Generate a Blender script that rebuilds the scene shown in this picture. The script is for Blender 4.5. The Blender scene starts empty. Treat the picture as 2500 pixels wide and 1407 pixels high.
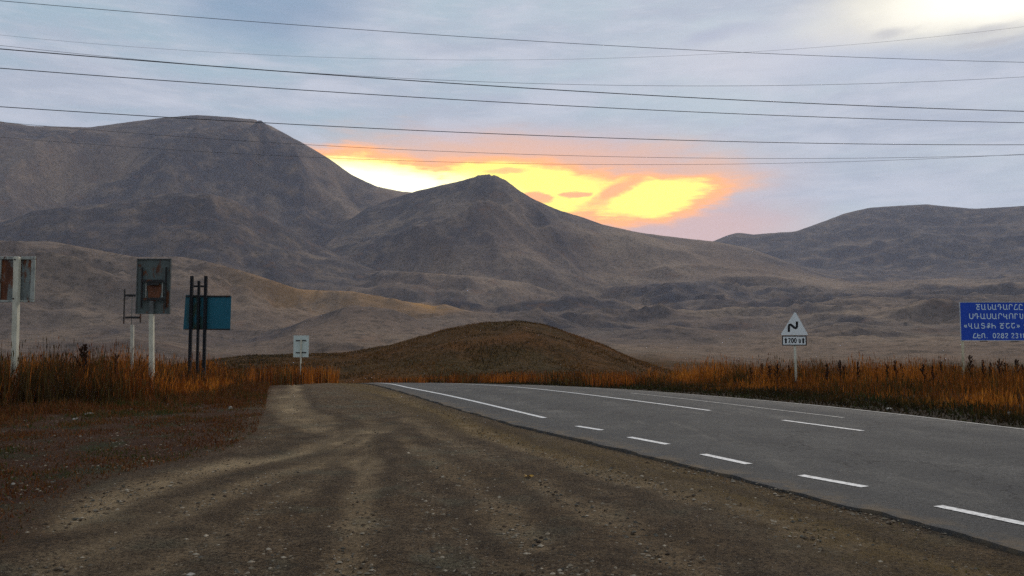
import bpy, bmesh, math, random
import numpy as np
from mathutils import Vector
random.seed(7); RNG = np.random.default_rng(7)
SC = bpy.context.scene
COL = SC.collection

# ------------------------------------------------------------------ camera
CZ = 1.65
F = 1962.0                                   # focal length, in pixels of the 2500 px wide photograph
PITCH = math.atan(126.5 / F)
cam = bpy.data.cameras.new('camera'); cam_o = bpy.data.objects.new('camera', cam); COL.objects.link(cam_o)
cam.sensor_width = 36.0; cam.lens = 36.0 * F / 2500.0
cam.clip_start = 0.1; cam.clip_end = 20000
cam_o.location = (0, 0, CZ); cam_o.rotation_euler = (math.pi / 2 + PITCH, 0, 0)
SC.camera = cam_o
SC.view_settings.view_transform = 'Standard'; SC.view_settings.look = 'None'
SC.view_settings.gamma = 1; SC.view_settings.use_curve_mapping = False
SC.view_settings.exposure = 0.0
SC.cycles.use_denoising = False
SC.cycles.max_bounces = 5; SC.cycles.diffuse_bounces = 2; SC.cycles.glossy_bounces = 2
SC.cycles.transmission_bounces = 2; SC.cycles.volume_bounces = 1

def ray(px, py):
    xc = (px - 1250) / F; yc = (703.5 - py) / F
    return Vector((xc, math.cos(PITCH) - yc * math.sin(PITCH), math.sin(PITCH) + yc * math.cos(PITCH)))
def at(px, py, Y):
    d = ray(px, py); t = Y / d.y
    return Vector((t * d.x, Y, CZ + t * d.z))
def azel(px, py):
    d = ray(px, py); return math.atan2(d.x, d.y), math.atan2(d.z, math.hypot(d.x, d.y))

# ------------------------------------------------------------------ node helper
class NT:
    def __init__(self, tree): self.t = tree; tree.nodes.clear()
    def n(self, typ, **kw):
        nd = self.t.nodes.new(typ)
        for k, v in kw.items(): setattr(nd, k, v)
        return nd
    def put(self, sock, v):
        if isinstance(v, bpy.types.NodeSocket): self.t.links.new(v, sock)
        elif v is not None:
            if isinstance(v, (tuple, list)) and len(v) == 3 and sock.type == 'RGBA': v = (*v, 1)
            sock.default_value = v
    def m(self, op, a, b=None, c=None, clamp=False):
        nd = self.n('ShaderNodeMath', operation=op, use_clamp=clamp)
        for i, v in enumerate((a, b, c)):
            if v is not None: self.put(nd.inputs[i], v)
        return nd.outputs[0]
    def mix(self, f, a, b, blend='MIX'):
        nd = self.n('ShaderNodeMix', data_type='RGBA', blend_type=blend, clamp_factor=True)
        self.put(nd.inputs[0], f); self.put(nd.inputs[6], a); self.put(nd.inputs[7], b)
        return nd.outputs[2]
    def ss(self, x, lo, hi):
        nd = self.n('ShaderNodeMapRange', interpolation_type='SMOOTHSTEP', clamp=True)
        self.put(nd.inputs[0], x); nd.inputs[1].default_value = lo; nd.inputs[2].default_value = hi
        return nd.outputs[0]
    def noise(self, vec, scale, detail=4, rough=.55, dist=0, out=0):
        nd = self.n('ShaderNodeTexNoise')
        if vec is not None: self.put(nd.inputs['Vector'], vec)
        nd.inputs['Scale'].default_value = scale; nd.inputs['Detail'].default_value = detail
        nd.inputs['Roughness'].default_value = rough; nd.inputs['Distortion'].default_value = dist
        return nd.outputs[out]
    def attr(self, name, out='Fac'):
        nd = self.n('ShaderNodeAttribute', attribute_name=name); return nd.outputs[out]
    def scale(self, vec, s):
        nd = self.n('ShaderNodeMapping'); self.put(nd.inputs[0], vec); nd.inputs['Scale'].default_value = s
        return nd.outputs[0]
    def obj(self): return self.n('ShaderNodeTexCoord').outputs['Object']
    def pos(self): return self.n('ShaderNodeNewGeometry').outputs['Position']
    def bsdf(self, col, rough=.9, spec=.3, metal=0, normal=None):
        b = self.n('ShaderNodeBsdfPrincipled'); self.put(b.inputs['Base Color'], col)
        self.put(b.inputs['Roughness'], rough); b.inputs['Specular IOR Level'].default_value = spec
        b.inputs['Metallic'].default_value = metal
        if normal is not None: self.put(b.inputs['Normal'], normal)
        o = self.n('ShaderNodeOutputMaterial'); self.t.links.new(b.outputs[0], o.inputs[0]); return b
    def bump(self, h, strength=.5, dist=.02):
        nd = self.n('ShaderNodeBump'); nd.inputs['Strength'].default_value = strength
        nd.inputs['Distance'].default_value = dist; self.put(nd.inputs['Height'], h); return nd.outputs[0]
def mat(name):
    m = bpy.data.materials.new(name); m.use_nodes = True; return m, NT(m.node_tree)
def srgb(r, g, b):
    f = lambda c: (c / 255 / 12.92) if c <= 10 else (((c / 255) + .055) / 1.055) ** 2.4
    return (f(r), f(g), f(b))

# ------------------------------------------------------------------ sky
SUN_AZ, SUN_EL = azel(2100, 430)[0], math.radians(30.0)
def build_world():
    w = bpy.data.worlds.new('World'); SC.world = w; w.use_nodes = True
    T = NT(w.node_tree)
    d = T.n('ShaderNodeTexCoord').outputs['Generated']
    sep = T.n('ShaderNodeSeparateXYZ'); T.put(sep.inputs[0], d)
    A = T.m('ARCTAN2', sep.outputs[0], sep.outputs[1]); E = T.m('ARCSINE', sep.outputs[2])
    av = T.n('ShaderNodeCombineXYZ'); T.put(av.inputs[0], A); T.put(av.inputs[1], T.m('MULTIPLY', E, 2.6))
    AE = av.outputs[0]
    # wind-drawn warp of the cloud field
    wn = T.n('ShaderNodeTexNoise'); T.put(wn.inputs['Vector'], AE); wn.inputs['Scale'].default_value = 7
    wn.inputs['Detail'].default_value = 6; wn.inputs['Roughness'].default_value = .6
    ws = T.n('ShaderNodeSeparateXYZ'); T.put(ws.inputs[0], wn.outputs['Color'])
    def warped(k):
        return (T.m('MULTIPLY_ADD', T.m('SUBTRACT', ws.outputs[0], .5), k * 2.2, A),
                T.m('MULTIPLY_ADD', T.m('SUBTRACT', ws.outputs[1], .5), k * .55, E))
    wA, wE = warped(.045)
    def blob(px, py, rx, ry, A_=None, E_=None, rot=0):
        a, e = azel(px, py); A_ = wA if A_ is None else A_; E_ = wE if E_ is None else E_
        da = T.m('SUBTRACT', A_, a); de = T.m('SUBTRACT', E_, e)
        if rot:
            c, s = math.cos(rot), math.sin(rot)
            da, de = (T.m('ADD', T.m('MULTIPLY', da, c), T.m('MULTIPLY', de, s)),
                      T.m('SUBTRACT', T.m('MULTIPLY', de, c), T.m('MULTIPLY', da, s)))
        da = T.m('MULTIPLY', da, F / rx); de = T.m('MULTIPLY', de, F / ry)
        return T.m('SQRT', T.m('ADD', T.m('MULTIPLY', da, da), T.m('MULTIPLY', de, de)))
    def soft(dist, lo, hi):                       # 1 inside lo, 0 beyond hi
        return T.m('SUBTRACT', 1, T.ss(dist, lo, hi))
    def mx(*a):
        r = a[0]
        for b in a[1:]: r = T.m('MAXIMUM', r, b)
        return r
    # even cloud deck
    n1 = T.noise(T.scale(AE, (1, 1.6, 1)), 3.2, 6, .6)
    n2 = T.noise(T.scale(AE, (1, 1.5, 1)), 7, 6, .55, .3)
    n3 = T.noise(T.scale(AE, (1, 3.0, 1)), 26, 5, .6, .3)
    deck = T.mix(T.ss(A, -.75, .70), srgb(156, 178, 192), srgb(190, 199, 206))
    deck = T.mix(T.ss(n1, .36, .62), deck, srgb(173, 180, 194))
    deck = T.mix(T.m('MULTIPLY', T.ss(n2, .42, .70), .75), deck, srgb(198, 201, 212))
    deck = T.mix(T.m('MULTIPLY', T.ss(n3, .45, .74), .22), deck, srgb(208, 208, 214))
    deck = T.mix(T.m('MULTIPLY', soft(blob(640, 20, 260, 110), .2, 1.3), .6), deck, srgb(112, 142, 172))
    deck = T.mix(T.m('MULTIPLY', soft(blob(2130, 90, 260, 90), .2, 1.3), .55), deck, srgb(160, 176, 202))
    deck = T.mix(T.m('MULTIPLY', soft(blob(1730, 88, 95, 17, rot=.13), .1, 1.5), .75), deck, srgb(150, 160, 184))
    deck = T.mix(T.m('MULTIPLY', soft(blob(1840, 68, 110, 15, rot=.05), .1, 1.5), .45), deck, srgb(160, 168, 188))
    deck = T.mix(T.m('MULTIPLY', soft(blob(1850, 130, 330, 80), .2, 1.4), .55), deck, srgb(208, 207, 214))
    # open sky behind the deck
    sky = T.n('ShaderNodeTexSky', sky_type='NISHITA', sun_disc=False)
    sky.sun_elevation = SUN_EL; sky.sun_rotation = SUN_AZ; sky.altitude = 1500
    nis = T.n('ShaderNodeVectorMath', operation='SCALE'); T.put(nis.inputs[0], sky.outputs[0]); nis.inputs['Scale'].default_value = .05
    col = T.mix(.9, nis.outputs[0], deck)
    # bright break in the cloud, upper right
    hi = soft(blob(2510, -40, 500, 112), .3, 1.15)
    col = T.mix(T.m('MULTIPLY', hi, .9), col, srgb(250, 240, 214))
    core = soft(blob(2550, -45, 370, 82), .2, 1.1)
    col = T.mix(T.m('MULTIPLY', core, .92), col, (1.15, 1.14, 1.06))
    for (x, y, rx, ry) in ((2390, 78, 80, 11), (2190, 80, 50, 10), (2440, 98, 60, 8)):
        col = T.mix(T.m('MULTIPLY', soft(blob(x, y, rx, ry), .2, 1.4), .55), col, srgb(178, 178, 184))
    # sunset: pink veil, orange rim, yellow and white openings
    pink = mx(soft(blob(1300, 450, 640, 150), .35, 1.15), soft(blob(1640, 560, 360, 90), .3, 1.25))
    col = T.mix(T.m('MULTIPLY', pink, .8), col, srgb(216, 178, 172))
    k = T.m('MULTIPLY', T.m('SUBTRACT', n2, .5), .9)
    k3 = T.m('MULTIPLY', T.m('SUBTRACT', n3, .5), .42)
    k = T.m('ADD', k, k3)
    open_ = mx(soft(T.m('ADD', blob(920, 438, 270, 74, rot=-.09), k), .25, 1.3),
               soft(T.m('ADD', blob(1260, 462, 330, 72, rot=-.05), k), .2, 1.35),
               soft(T.m('ADD', blob(1570, 478, 220, 68, rot=.05), k), .25, 1.3))
    wedge = soft(T.m('ADD', blob(1508, 464, 80, 19, rot=.36), T.m('MULTIPLY', k, .8)), .1, 1.6)
    bar1 = soft(blob(1395, 478, 36, 7), .4, 1.4); bar2 = soft(blob(1310, 482, 45, 13, rot=-.1), .4, 1.4)
    bar3 = soft(blob(1690, 405, 110, 20, rot=-.02), .4, 1.5); bar4 = soft(blob(1240, 424, 70, 8), .4, 1.4)
    cut = mx(T.m('MULTIPLY', wedge, .62), T.m('MULTIPLY', bar1, .55), T.m('MULTIPLY', bar2, .6),
             T.m('MULTIPLY', bar3, .8), T.m('MULTIPLY', bar4, .4))
    g = T.m('MULTIPLY', open_, T.m('SUBTRACT', 1, cut))
    halo = mx(soft(T.m('ADD', blob(1250, 430, 640, 130, rot=-.03), k), .2, 1.2), soft(T.m('ADD', blob(1720, 440, 170, 75), k), .1, 1.2))
    col = T.mix(T.m('MULTIPLY', T.ss(halo, .0, .9), .55), col, srgb(243, 184, 142)); col = T.mix(T.ss(g, .0, .45), col, (1.14, .50, .19))
    yel = T.ss(g, .42, .82)
    col = T.mix(yel, col, (1.35, 1.12, .20))
    white = soft(T.m('ADD', blob(930, 440, 330, 50, rot=-.1), T.m('MULTIPLY', k, .5)), .2, 1.2)
    col = T.mix(T.m('MULTIPLY', white, yel), col, (1.7, 1.62, 1.1))
    bg = T.n('ShaderNodeBackground'); T.put(bg.inputs[0], col); bg.inputs[1].default_value = 1.24
    o = T.n('ShaderNodeOutputWorld'); T.t.links.new(bg.outputs[0], o.inputs[0])
    w.cycles.sampling_method = 'MANUAL'; w.cycles.sample_map_resolution = 1024
build_world()
# the sun itself is behind the ridge; the bright break in the cloud, upper right, gives a weak broad light
sun = bpy.data.lights.new('sun', 'SUN'); sun.energy = 1.5; sun.angle = math.radians(22); sun.color = (1, .86, .72)
sun_o = bpy.data.objects.new('sun', sun); COL.objects.link(sun_o); sun_o.location = (0, 0, 60)
sd = Vector((math.sin(SUN_AZ) * math.cos(SUN_EL), math.cos(SUN_AZ) * math.cos(SUN_EL), math.sin(SUN_EL)))
sun_o.rotation_euler = (-sd).to_track_quat('-Z', 'Y').to_euler()

# ------------------------------------------------------------------ object helpers
def tag(o, label=None, cat=None, group=None, kind=None):
    if label: o['label'] = label
    if cat: o['category'] = cat
    if group: o['group'] = group
    if kind: o['kind'] = kind
    return o
def link(name, me, m=None, parent=None):
    o = bpy.data.objects.new(name, me); COL.objects.link(o)
    if m is not None: me.materials.append(m)
    if parent is not None: o.parent = parent
    return o
def empty(name, loc, rz=0.0):
    o = bpy.data.objects.new(name, None); COL.objects.link(o); o.location = loc; o.rotation_euler.z = rz
    o.empty_display_size = .2; return o
def mesh_np(name, verts, faces, smooth=True):
    """verts (n,3); faces (m,k) one k"""
    me = bpy.data.meshes.new(name)
    verts = np.asarray(verts, np.float32); faces = np.asarray(faces, np.int32)
    me.vertices.add(len(verts)); me.vertices.foreach_set('co', verts.ravel())
    k = faces.shape[1]
    me.loops.add(faces.size); me.loops.foreach_set('vertex_index', faces.ravel())
    me.polygons.add(len(faces)); me.polygons.foreach_set('loop_start', np.arange(0, faces.size, k, dtype=np.int32))
    me.polygons.foreach_set('use_smooth', np.full(len(faces), smooth))
    me.update(calc_edges=True); return me
def add_attr(me, name, vals):
    a = me.attributes.new(name, 'FLOAT', 'POINT'); a.data.foreach_set('value', np.asarray(vals, np.float32))
def add_col(me, name, cols):
    a = me.attributes.new(name, 'FLOAT_COLOR', 'POINT')
    c = np.ones((len(cols), 4), np.float32); c[:, :3] = cols; a.data.foreach_set('color', c.ravel())
class MB:
    def __init__(self): self.b = bmesh.new()
    def box(self, c, s, bev=0.0):
        v0 = len(self.b.verts)
        r = bmesh.ops.create_cube(self.b, size=1)
        for v in r['verts']: v.co = Vector((v.co.x * s[0] + c[0], v.co.y * s[1] + c[1], v.co.z * s[2] + c[2]))
        if bev:
            es = list({e for v in r['verts'] for e in v.link_edges})
            bmesh.ops.bevel(self.b, geom=es, offset=bev, segments=2, affect='EDGES', profile=.6)
        return self
    def prism(self, pts, y0, y1):
        """outline in x,z extruded between y0 and y1"""
        a = [self.b.verts.new((p[0], y0, p[1])) for p in pts]; b = [self.b.verts.new((p[0], y1, p[1])) for p in pts]
        self.b.faces.new(a); self.b.faces.new(b[::-1])
        n = len(pts)
        for i in range(n): self.b.faces.new((a[i], b[i], b[(i + 1) % n], a[(i + 1) % n]))
        return self
    def tube(self, pts, rad, seg=8, cap=True):
        pts = [Vector(p) for p in pts]; rads = rad if isinstance(rad, (list, tuple)) else [rad] * len(pts)
        rings = []
        for i, p in enumerate(pts):
            t = (pts[min(i + 1, len(pts) - 1)] - pts[max(i - 1, 0)]).normalized()
            u = t.cross(Vector((0, 1, 0)) if abs(t.y) < .9 else Vector((1, 0, 0))).normalized(); v = t.cross(u)
            rings.append([self.b.verts.new(p + (u * math.cos(2 * math.pi * k / seg) + v * math.sin(2 * math.pi * k / seg)) * rads[i]) for k in range(seg)])
        for a, b in zip(rings, rings[1:]):
            for k in range(seg): self.b.faces.new((a[k], a[(k + 1) % seg], b[(k + 1) % seg], b[k]))
        if cap:
            self.b.faces.new(rings[0]); self.b.faces.new(rings[-1])
        return self
    def build(self, name, m, parent=None, smooth=False):
        bmesh.ops.recalc_face_normals(self.b, faces=self.b.faces)
        me = bpy.data.meshes.new(name); self.b.to_mesh(me); self.b.free()
        if smooth: me.polygons.foreach_set('use_smooth', [True] * len(me.polygons))
        return link(name, me, m, parent)

# ------------------------------------------------------------------ numpy noise
def _h(ix, iy, seed):
    n = (ix.astype(np.int64) * 374761393 + iy.astype(np.int64) * 668265263 + seed * 974634777) & 0xFFFFFFFF
    n = ((n ^ (n >> 13)) * 1274126177) & 0xFFFFFFFF
    return ((n ^ (n >> 16)) & 0xFFFFFF) / float(0xFFFFFF) * 2 - 1
def vn(x, y, seed=0):
    ix = np.floor(x); iy = np.floor(y); fx = x - ix; fy = y - iy
    u = fx ** 3 * (fx * (fx * 6 - 15) + 10); v = fy ** 3 * (fy * (fy * 6 - 15) + 10)
    a = _h(ix, iy, seed); b = _h(ix + 1, iy, seed); c = _h(ix, iy + 1, seed); d = _h(ix + 1, iy + 1, seed)
    return (a + (b - a) * u) * (1 - v) + (c + (d - c) * u) * v
def fbm(x, y, oct=4, seed=0, gain=.5):
    s = 0; amp = 1; tot = 0
    for i in range(oct):
        s = s + amp * vn(x * 2 ** i + 17.3 * i, y * 2 ** i - 9.1 * i, seed + i); tot += amp; amp *= gain
    return s / tot
def ridged(x, y, oct=3, seed=0):
    s = 0; amp = 1; tot = 0
    for i in range(oct):
        s = s + amp * (1 - 2 * np.abs(vn(x * 2 ** i + 5.1 * i, y * 2 ** i + 3.7 * i, seed + i))); tot += amp; amp *= .5
    return s / tot

# ------------------------------------------------------------------ ground height
KC = .00123
def Gv(x, y):
    s = np.maximum(np.asarray(y, float) - 20, 0)
    z = np.where(s < 35, -KC * s * s, -KC * 35 * 35 - 5 * (1 - np.exp(-2 * KC * 35 / 5 * (np.maximum(s, 35) - 35))))
    return z
def G(x, y): return float(Gv(x, y))
def hit(px, py):
    d = ray(px, py); t = 2.0
    while t < 75 and CZ + t * d.z > G(t * d.x, t * d.y): t += .02
    return (t * d.x, t * d.y)
def micro(x, y):            # unevenness of the unpaved ground
    return .022 * fbm(x * 1.1, y * 1.1, 4, 40) + .05 * fbm(x * .22, y * .22, 2, 41)

# ---- road outline (plan view)
near_e = [(8.2, -14), (6.2, -4), (4.75, 2.5), (3.98, 6.36), (3.23, 8.56), (2.56, 10.19), (1.57, 12.47), (0.0, 15.98), (-1.52, 20.07), (-3.2, 25.24), (-4.85, 30.9), (-6.7, 37.5), (-9.4, 46), (-13, 56), (-18, 68)]
far_e = [(17.5, -14), (14.2, -2), (11.6, 8), (9.53, 15.1), (8.85, 17.5), (7.75, 20.43), (6.06, 23.94), (3.64, 28.75), (1.5, 32.4), (-.9, 36), (-4.2, 42), (-8.5, 51), (-14, 64)]
def resample(pts, n):
    p = np.array(pts, float)
    # Catmull-Rom, then even spacing
    q = np.vstack([2 * p[0] - p[1], p, 2 * p[-1] - p[-2]]); out = []
    for i in range(1, len(q) - 2):
        for t in np.linspace(0, 1, 16, endpoint=False):
            a, b, c, d = q[i - 1], q[i], q[i + 1], q[i + 2]
            out.append(.5 * ((2 * b) + (-a + c) * t + (2 * a - 5 * b + 4 * c - d) * t * t + (-a + 3 * b - 3 * c + d) * t ** 3))
    out.append(p[-1]); out = np.array(out)
    s = np.concatenate([[0], np.cumsum(np.hypot(*np.diff(out, axis=0).T))])
    ss_ = np.linspace(0, s[-1], n)
    return np.stack([np.interp(ss_, s, out[:, 0]), np.interp(ss_, s, out[:, 1])], 1)
NE = resample(near_e, 240); FE = resample(far_e, 240)
ROAD_POLY = np.vstack([NE, FE[::-1]])
def in_poly(x, y, poly):
    x = np.asarray(x); y = np.asarray(y); ins = np.zeros(x.shape, bool); n = len(poly)
    for i in range(n):
        x0, y0 = poly[i]; x1, y1 = poly[i - 1]
        if y0 == y1: continue
        c = ((y0 > y) != (y1 > y)) & (x < (x1 - x0) * (y - y0) / (y1 - y0) + x0); ins ^= c
    return ins
def dist_line(x, y, pts):
    best = np.full(np.shape(x), 1e9)
    for (x0, y0), (x1, y1) in zip(pts[:-1], pts[1:]):
        dx, dy = x1 - x0, y1 - y0; L = dx * dx + dy * dy + 1e-9
        t = np.clip(((x - x0) * dx + (y - y0) * dy) / L, 0, 1)
        best = np.minimum(best, np.hypot(x - x0 - t * dx, y - y0 - t * dy))
    return best

# ------------------------------------------------------------------ near ground
SOIL_EDGE = [(-9, -3), (-5.6, 5.4)] + [hit(*p) for p in ((30, 1330), (95, 1240), (230, 1182), (390, 1133), (540, 1100), (625, 1050), (648, 1000), (652, 960))] + [(-9.6, 34), (-14, 46), (-20, 62)]
SOIL_POLY = np.array(SOIL_EDGE + [(-80, 62), (-80, -3)])
def px_track(pts): return [hit(*p) for p in pts]
TRACKS = [(px_track([(150, 1290), (280, 1216), (430, 1160), (580, 1122), (740, 1098), (900, 1050)]), .34, 1.0),
          (px_track([(110, 1405), (280, 1318), (470, 1235), (650, 1170), (830, 1100), (940, 1040)]), .26, .9),
          (px_track([(330, 1405), (490, 1320), (640, 1240), (800, 1150), (920, 1070)]), .2, .6),
          (px_track([(845, 1400), (872, 1270), (885, 1140), (900, 1060)]), .16, .75),
          (px_track([(668, 936), (672, 965), (690, 1005), (760, 1040), (900, 1085)]), .24, 1.0),
          (px_track([(712, 936), (716, 970), (735, 1005), (800, 1030)]), .24, 1.0),
          (px_track([(930, 955), (1180, 1050), (1500, 1150), (2000, 1290), (2400, 1400)]), .25, .8),
          (px_track([(1300, 1330), (1160, 1180), (1000, 1080), (860, 1010)]), .18, .4),
          (px_track([(1700, 1400), (1420, 1230), (1180, 1110), (1000, 1020)]), .2, .5),
          (px_track([(2200, 1395), (1720, 1240), (1320, 1100), (1020, 985)]), .2, .6)]
def build_ground():
    az = np.concatenate([np.radians(np.arange(-180, -46, 4.0)), np.radians(np.arange(-46, 46.01, .2)), np.radians(np.arange(50, 180.1, 4.0))])
    az[-1] = math.pi
    r = np.concatenate([[.05, .8, 1.6, 2.4, 3.0], np.geomspace(3.4, 62, 430)])
    A, R = np.meshgrid(az, r); x = R * np.sin(A); y = R * np.cos(A)
    road_d = np.minimum(dist_line(x, y, NE[::4]), dist_line(x, y, FE[::4]))
    inside = in_poly(x, y, ROAD_POLY)
    z = Gv(x, y) + np.where(inside, -.12, micro(x, y) * np.clip(road_d / .5, .15, 1) - .032)
    soil = in_poly(x, y, SOIL_POLY)
    sd_ = dist_line(x, y, SOIL_EDGE); ssd = np.where(soil, sd_, -sd_)
    ssd = ssd + .3 * fbm(x * .9, y * .9, 4, 3) + .5 * fbm(x * .35, y * .35, 3, 4) * np.clip((y - 14) / 8, 0, 1)
    soilm = np.clip(ssd / .9 + .45, 0, 1)
    ne_d = dist_line(x, y, NE[::3]); fe_d = dist_line(x, y, FE[::3])
    fe_side = in_poly(x, y, np.vstack([FE, [(-14, 90), (90, 90), (90, -14)]]))
    verge = np.clip(1.25 - np.abs(ne_d - .75 + .35 * fbm(x * .5, y * .5, 3, 9)) / .75, 0, 1) * (~fe_side)
    soilm = np.where(fe_side, np.clip(fe_d / .35, 0, 1), soilm)
    edge = np.clip(1 - (ne_d + .08 * fbm(x * 2, y * 2, 3, 12)) / .16, 0, 1) * (~fe_side)
    tr = np.zeros_like(x); rut = np.zeros_like(x)
    for pts, w, a in TRACKS:
        d = dist_line(x, y, resample(pts, 30)) + .26 * fbm(x * .9, y * .9, 3, 21)
        brk = np.clip(.8 + .8 * fbm(x * .45, y * .45, 4, 333 + int(w * 1000)), 0, 1); tr = np.maximum(tr, brk * a * np.exp(-(d / w) ** 2)); rut = np.maximum(rut, .7 * brk * np.exp(-((d - 1.9 * w) / (.7 * w)) ** 2))
        z = z - .012 * a * np.exp(-(d / w) ** 2) + .012 * a * np.exp(-((d - 2 * w) / w) ** 2)
    tr = tr * (1 - soilm) * (~fe_side)
    nr, nc = x.shape; idx = np.arange(nr * nc).reshape(nr, nc)
    q = np.stack([idx[:-1, :-1], idx[:-1, 1:], idx[1:, 1:], idx[1:, :-1]], -1).reshape(-1, 4)
    me = mesh_np('ground', np.stack([x, y, z], -1).reshape(-1, 3), q)
    for n_, v in (('soil', soilm), ('track', tr), ('verge', verge), ('edge', edge), ('bank', fe_side * 1.0), ('rut', rut)): add_attr(me, n_, np.clip(v, 0, 1).ravel())
    m, T = mat('gravelly_ground'); p = T.pos()
    n1 = T.noise(p, .55, 5, .6); n2 = T.noise(p, 3.2, 6, .7); n3 = T.noise(p, 26, 6, .85); n4 = T.noise(p, 75, 4, .8)
    grav = T.mix(T.ss(n1, .35, .65), (.185, .118, .058), (.225, .160, .095))
    grav = T.mix(T.m('MULTIPLY', T.ss(n2, .44, .62), .75), grav, (.065, .040, .021))
    grav = T.mix(T.m('MULTIPLY', T.ss(T.noise(p, 1.1, 4, .6), .52, .68), .55), grav, (.135, .145, .095))
    grav = T.mix(T.m('MULTIPLY', T.attr('track'), T.m('MULTIPLY_ADD', T.ss(n2, .35, .66), -.3, 1.0)), grav, (.50, .365, .205))
    grav = T.mix(T.m('MULTIPLY', T.attr('verge'), T.ss(n2, .25, .6)), grav, (.21, .135, .045))
    soil = T.mix(T.ss(n2, .35, .65), (.070, .026, .010), (.115, .050, .022))
    soil = T.mix(T.ss(T.noise(p, .8, 4, .6), .52, .66), soil, (.045, .050, .016))
    soil = T.mix(T.m('MULTIPLY', T.attr('bank'), .85), soil, (.020, .017, .008))
    c = T.mix(T.attr('soil'), grav, soil)
    c = T.mix(T.m('MULTIPLY', T.attr('rut'), T.m('SUBTRACT', .8, T.m('MULTIPLY', T.attr('soil'), .8))), c, (.058, .040, .025))
    c = T.mix(T.m('MULTIPLY', T.attr('edge'), T.ss(n2, .3, .55)), c, (.045, .035, .025))
    c = T.mix(T.m('MULTIPLY', T.ss(n3, .485, .545), T.m('MULTIPLY_ADD', T.attr('track'), -.6, .85)), c, (.024, .016, .010))
    c = T.mix(T.m('MULTIPLY', T.ss(n4, .55, .63), T.m('MULTIPLY_ADD', T.attr('soil'), -.4, .6)), c, (.42, .335, .225))
    h = T.m('ADD', T.m('MULTIPLY', n3, .8), T.m('MULTIPLY', n4, .35))
    T.bsdf(c, .95, .1, normal=T.bump(h, 1.0, .10))
    me.materials.append(m)
    o = link('ground', me)
    tag(o, 'brown gravelly lot and roadside earth crossed by pale tyre tracks', 'ground', kind='structure')
build_ground()

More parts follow.
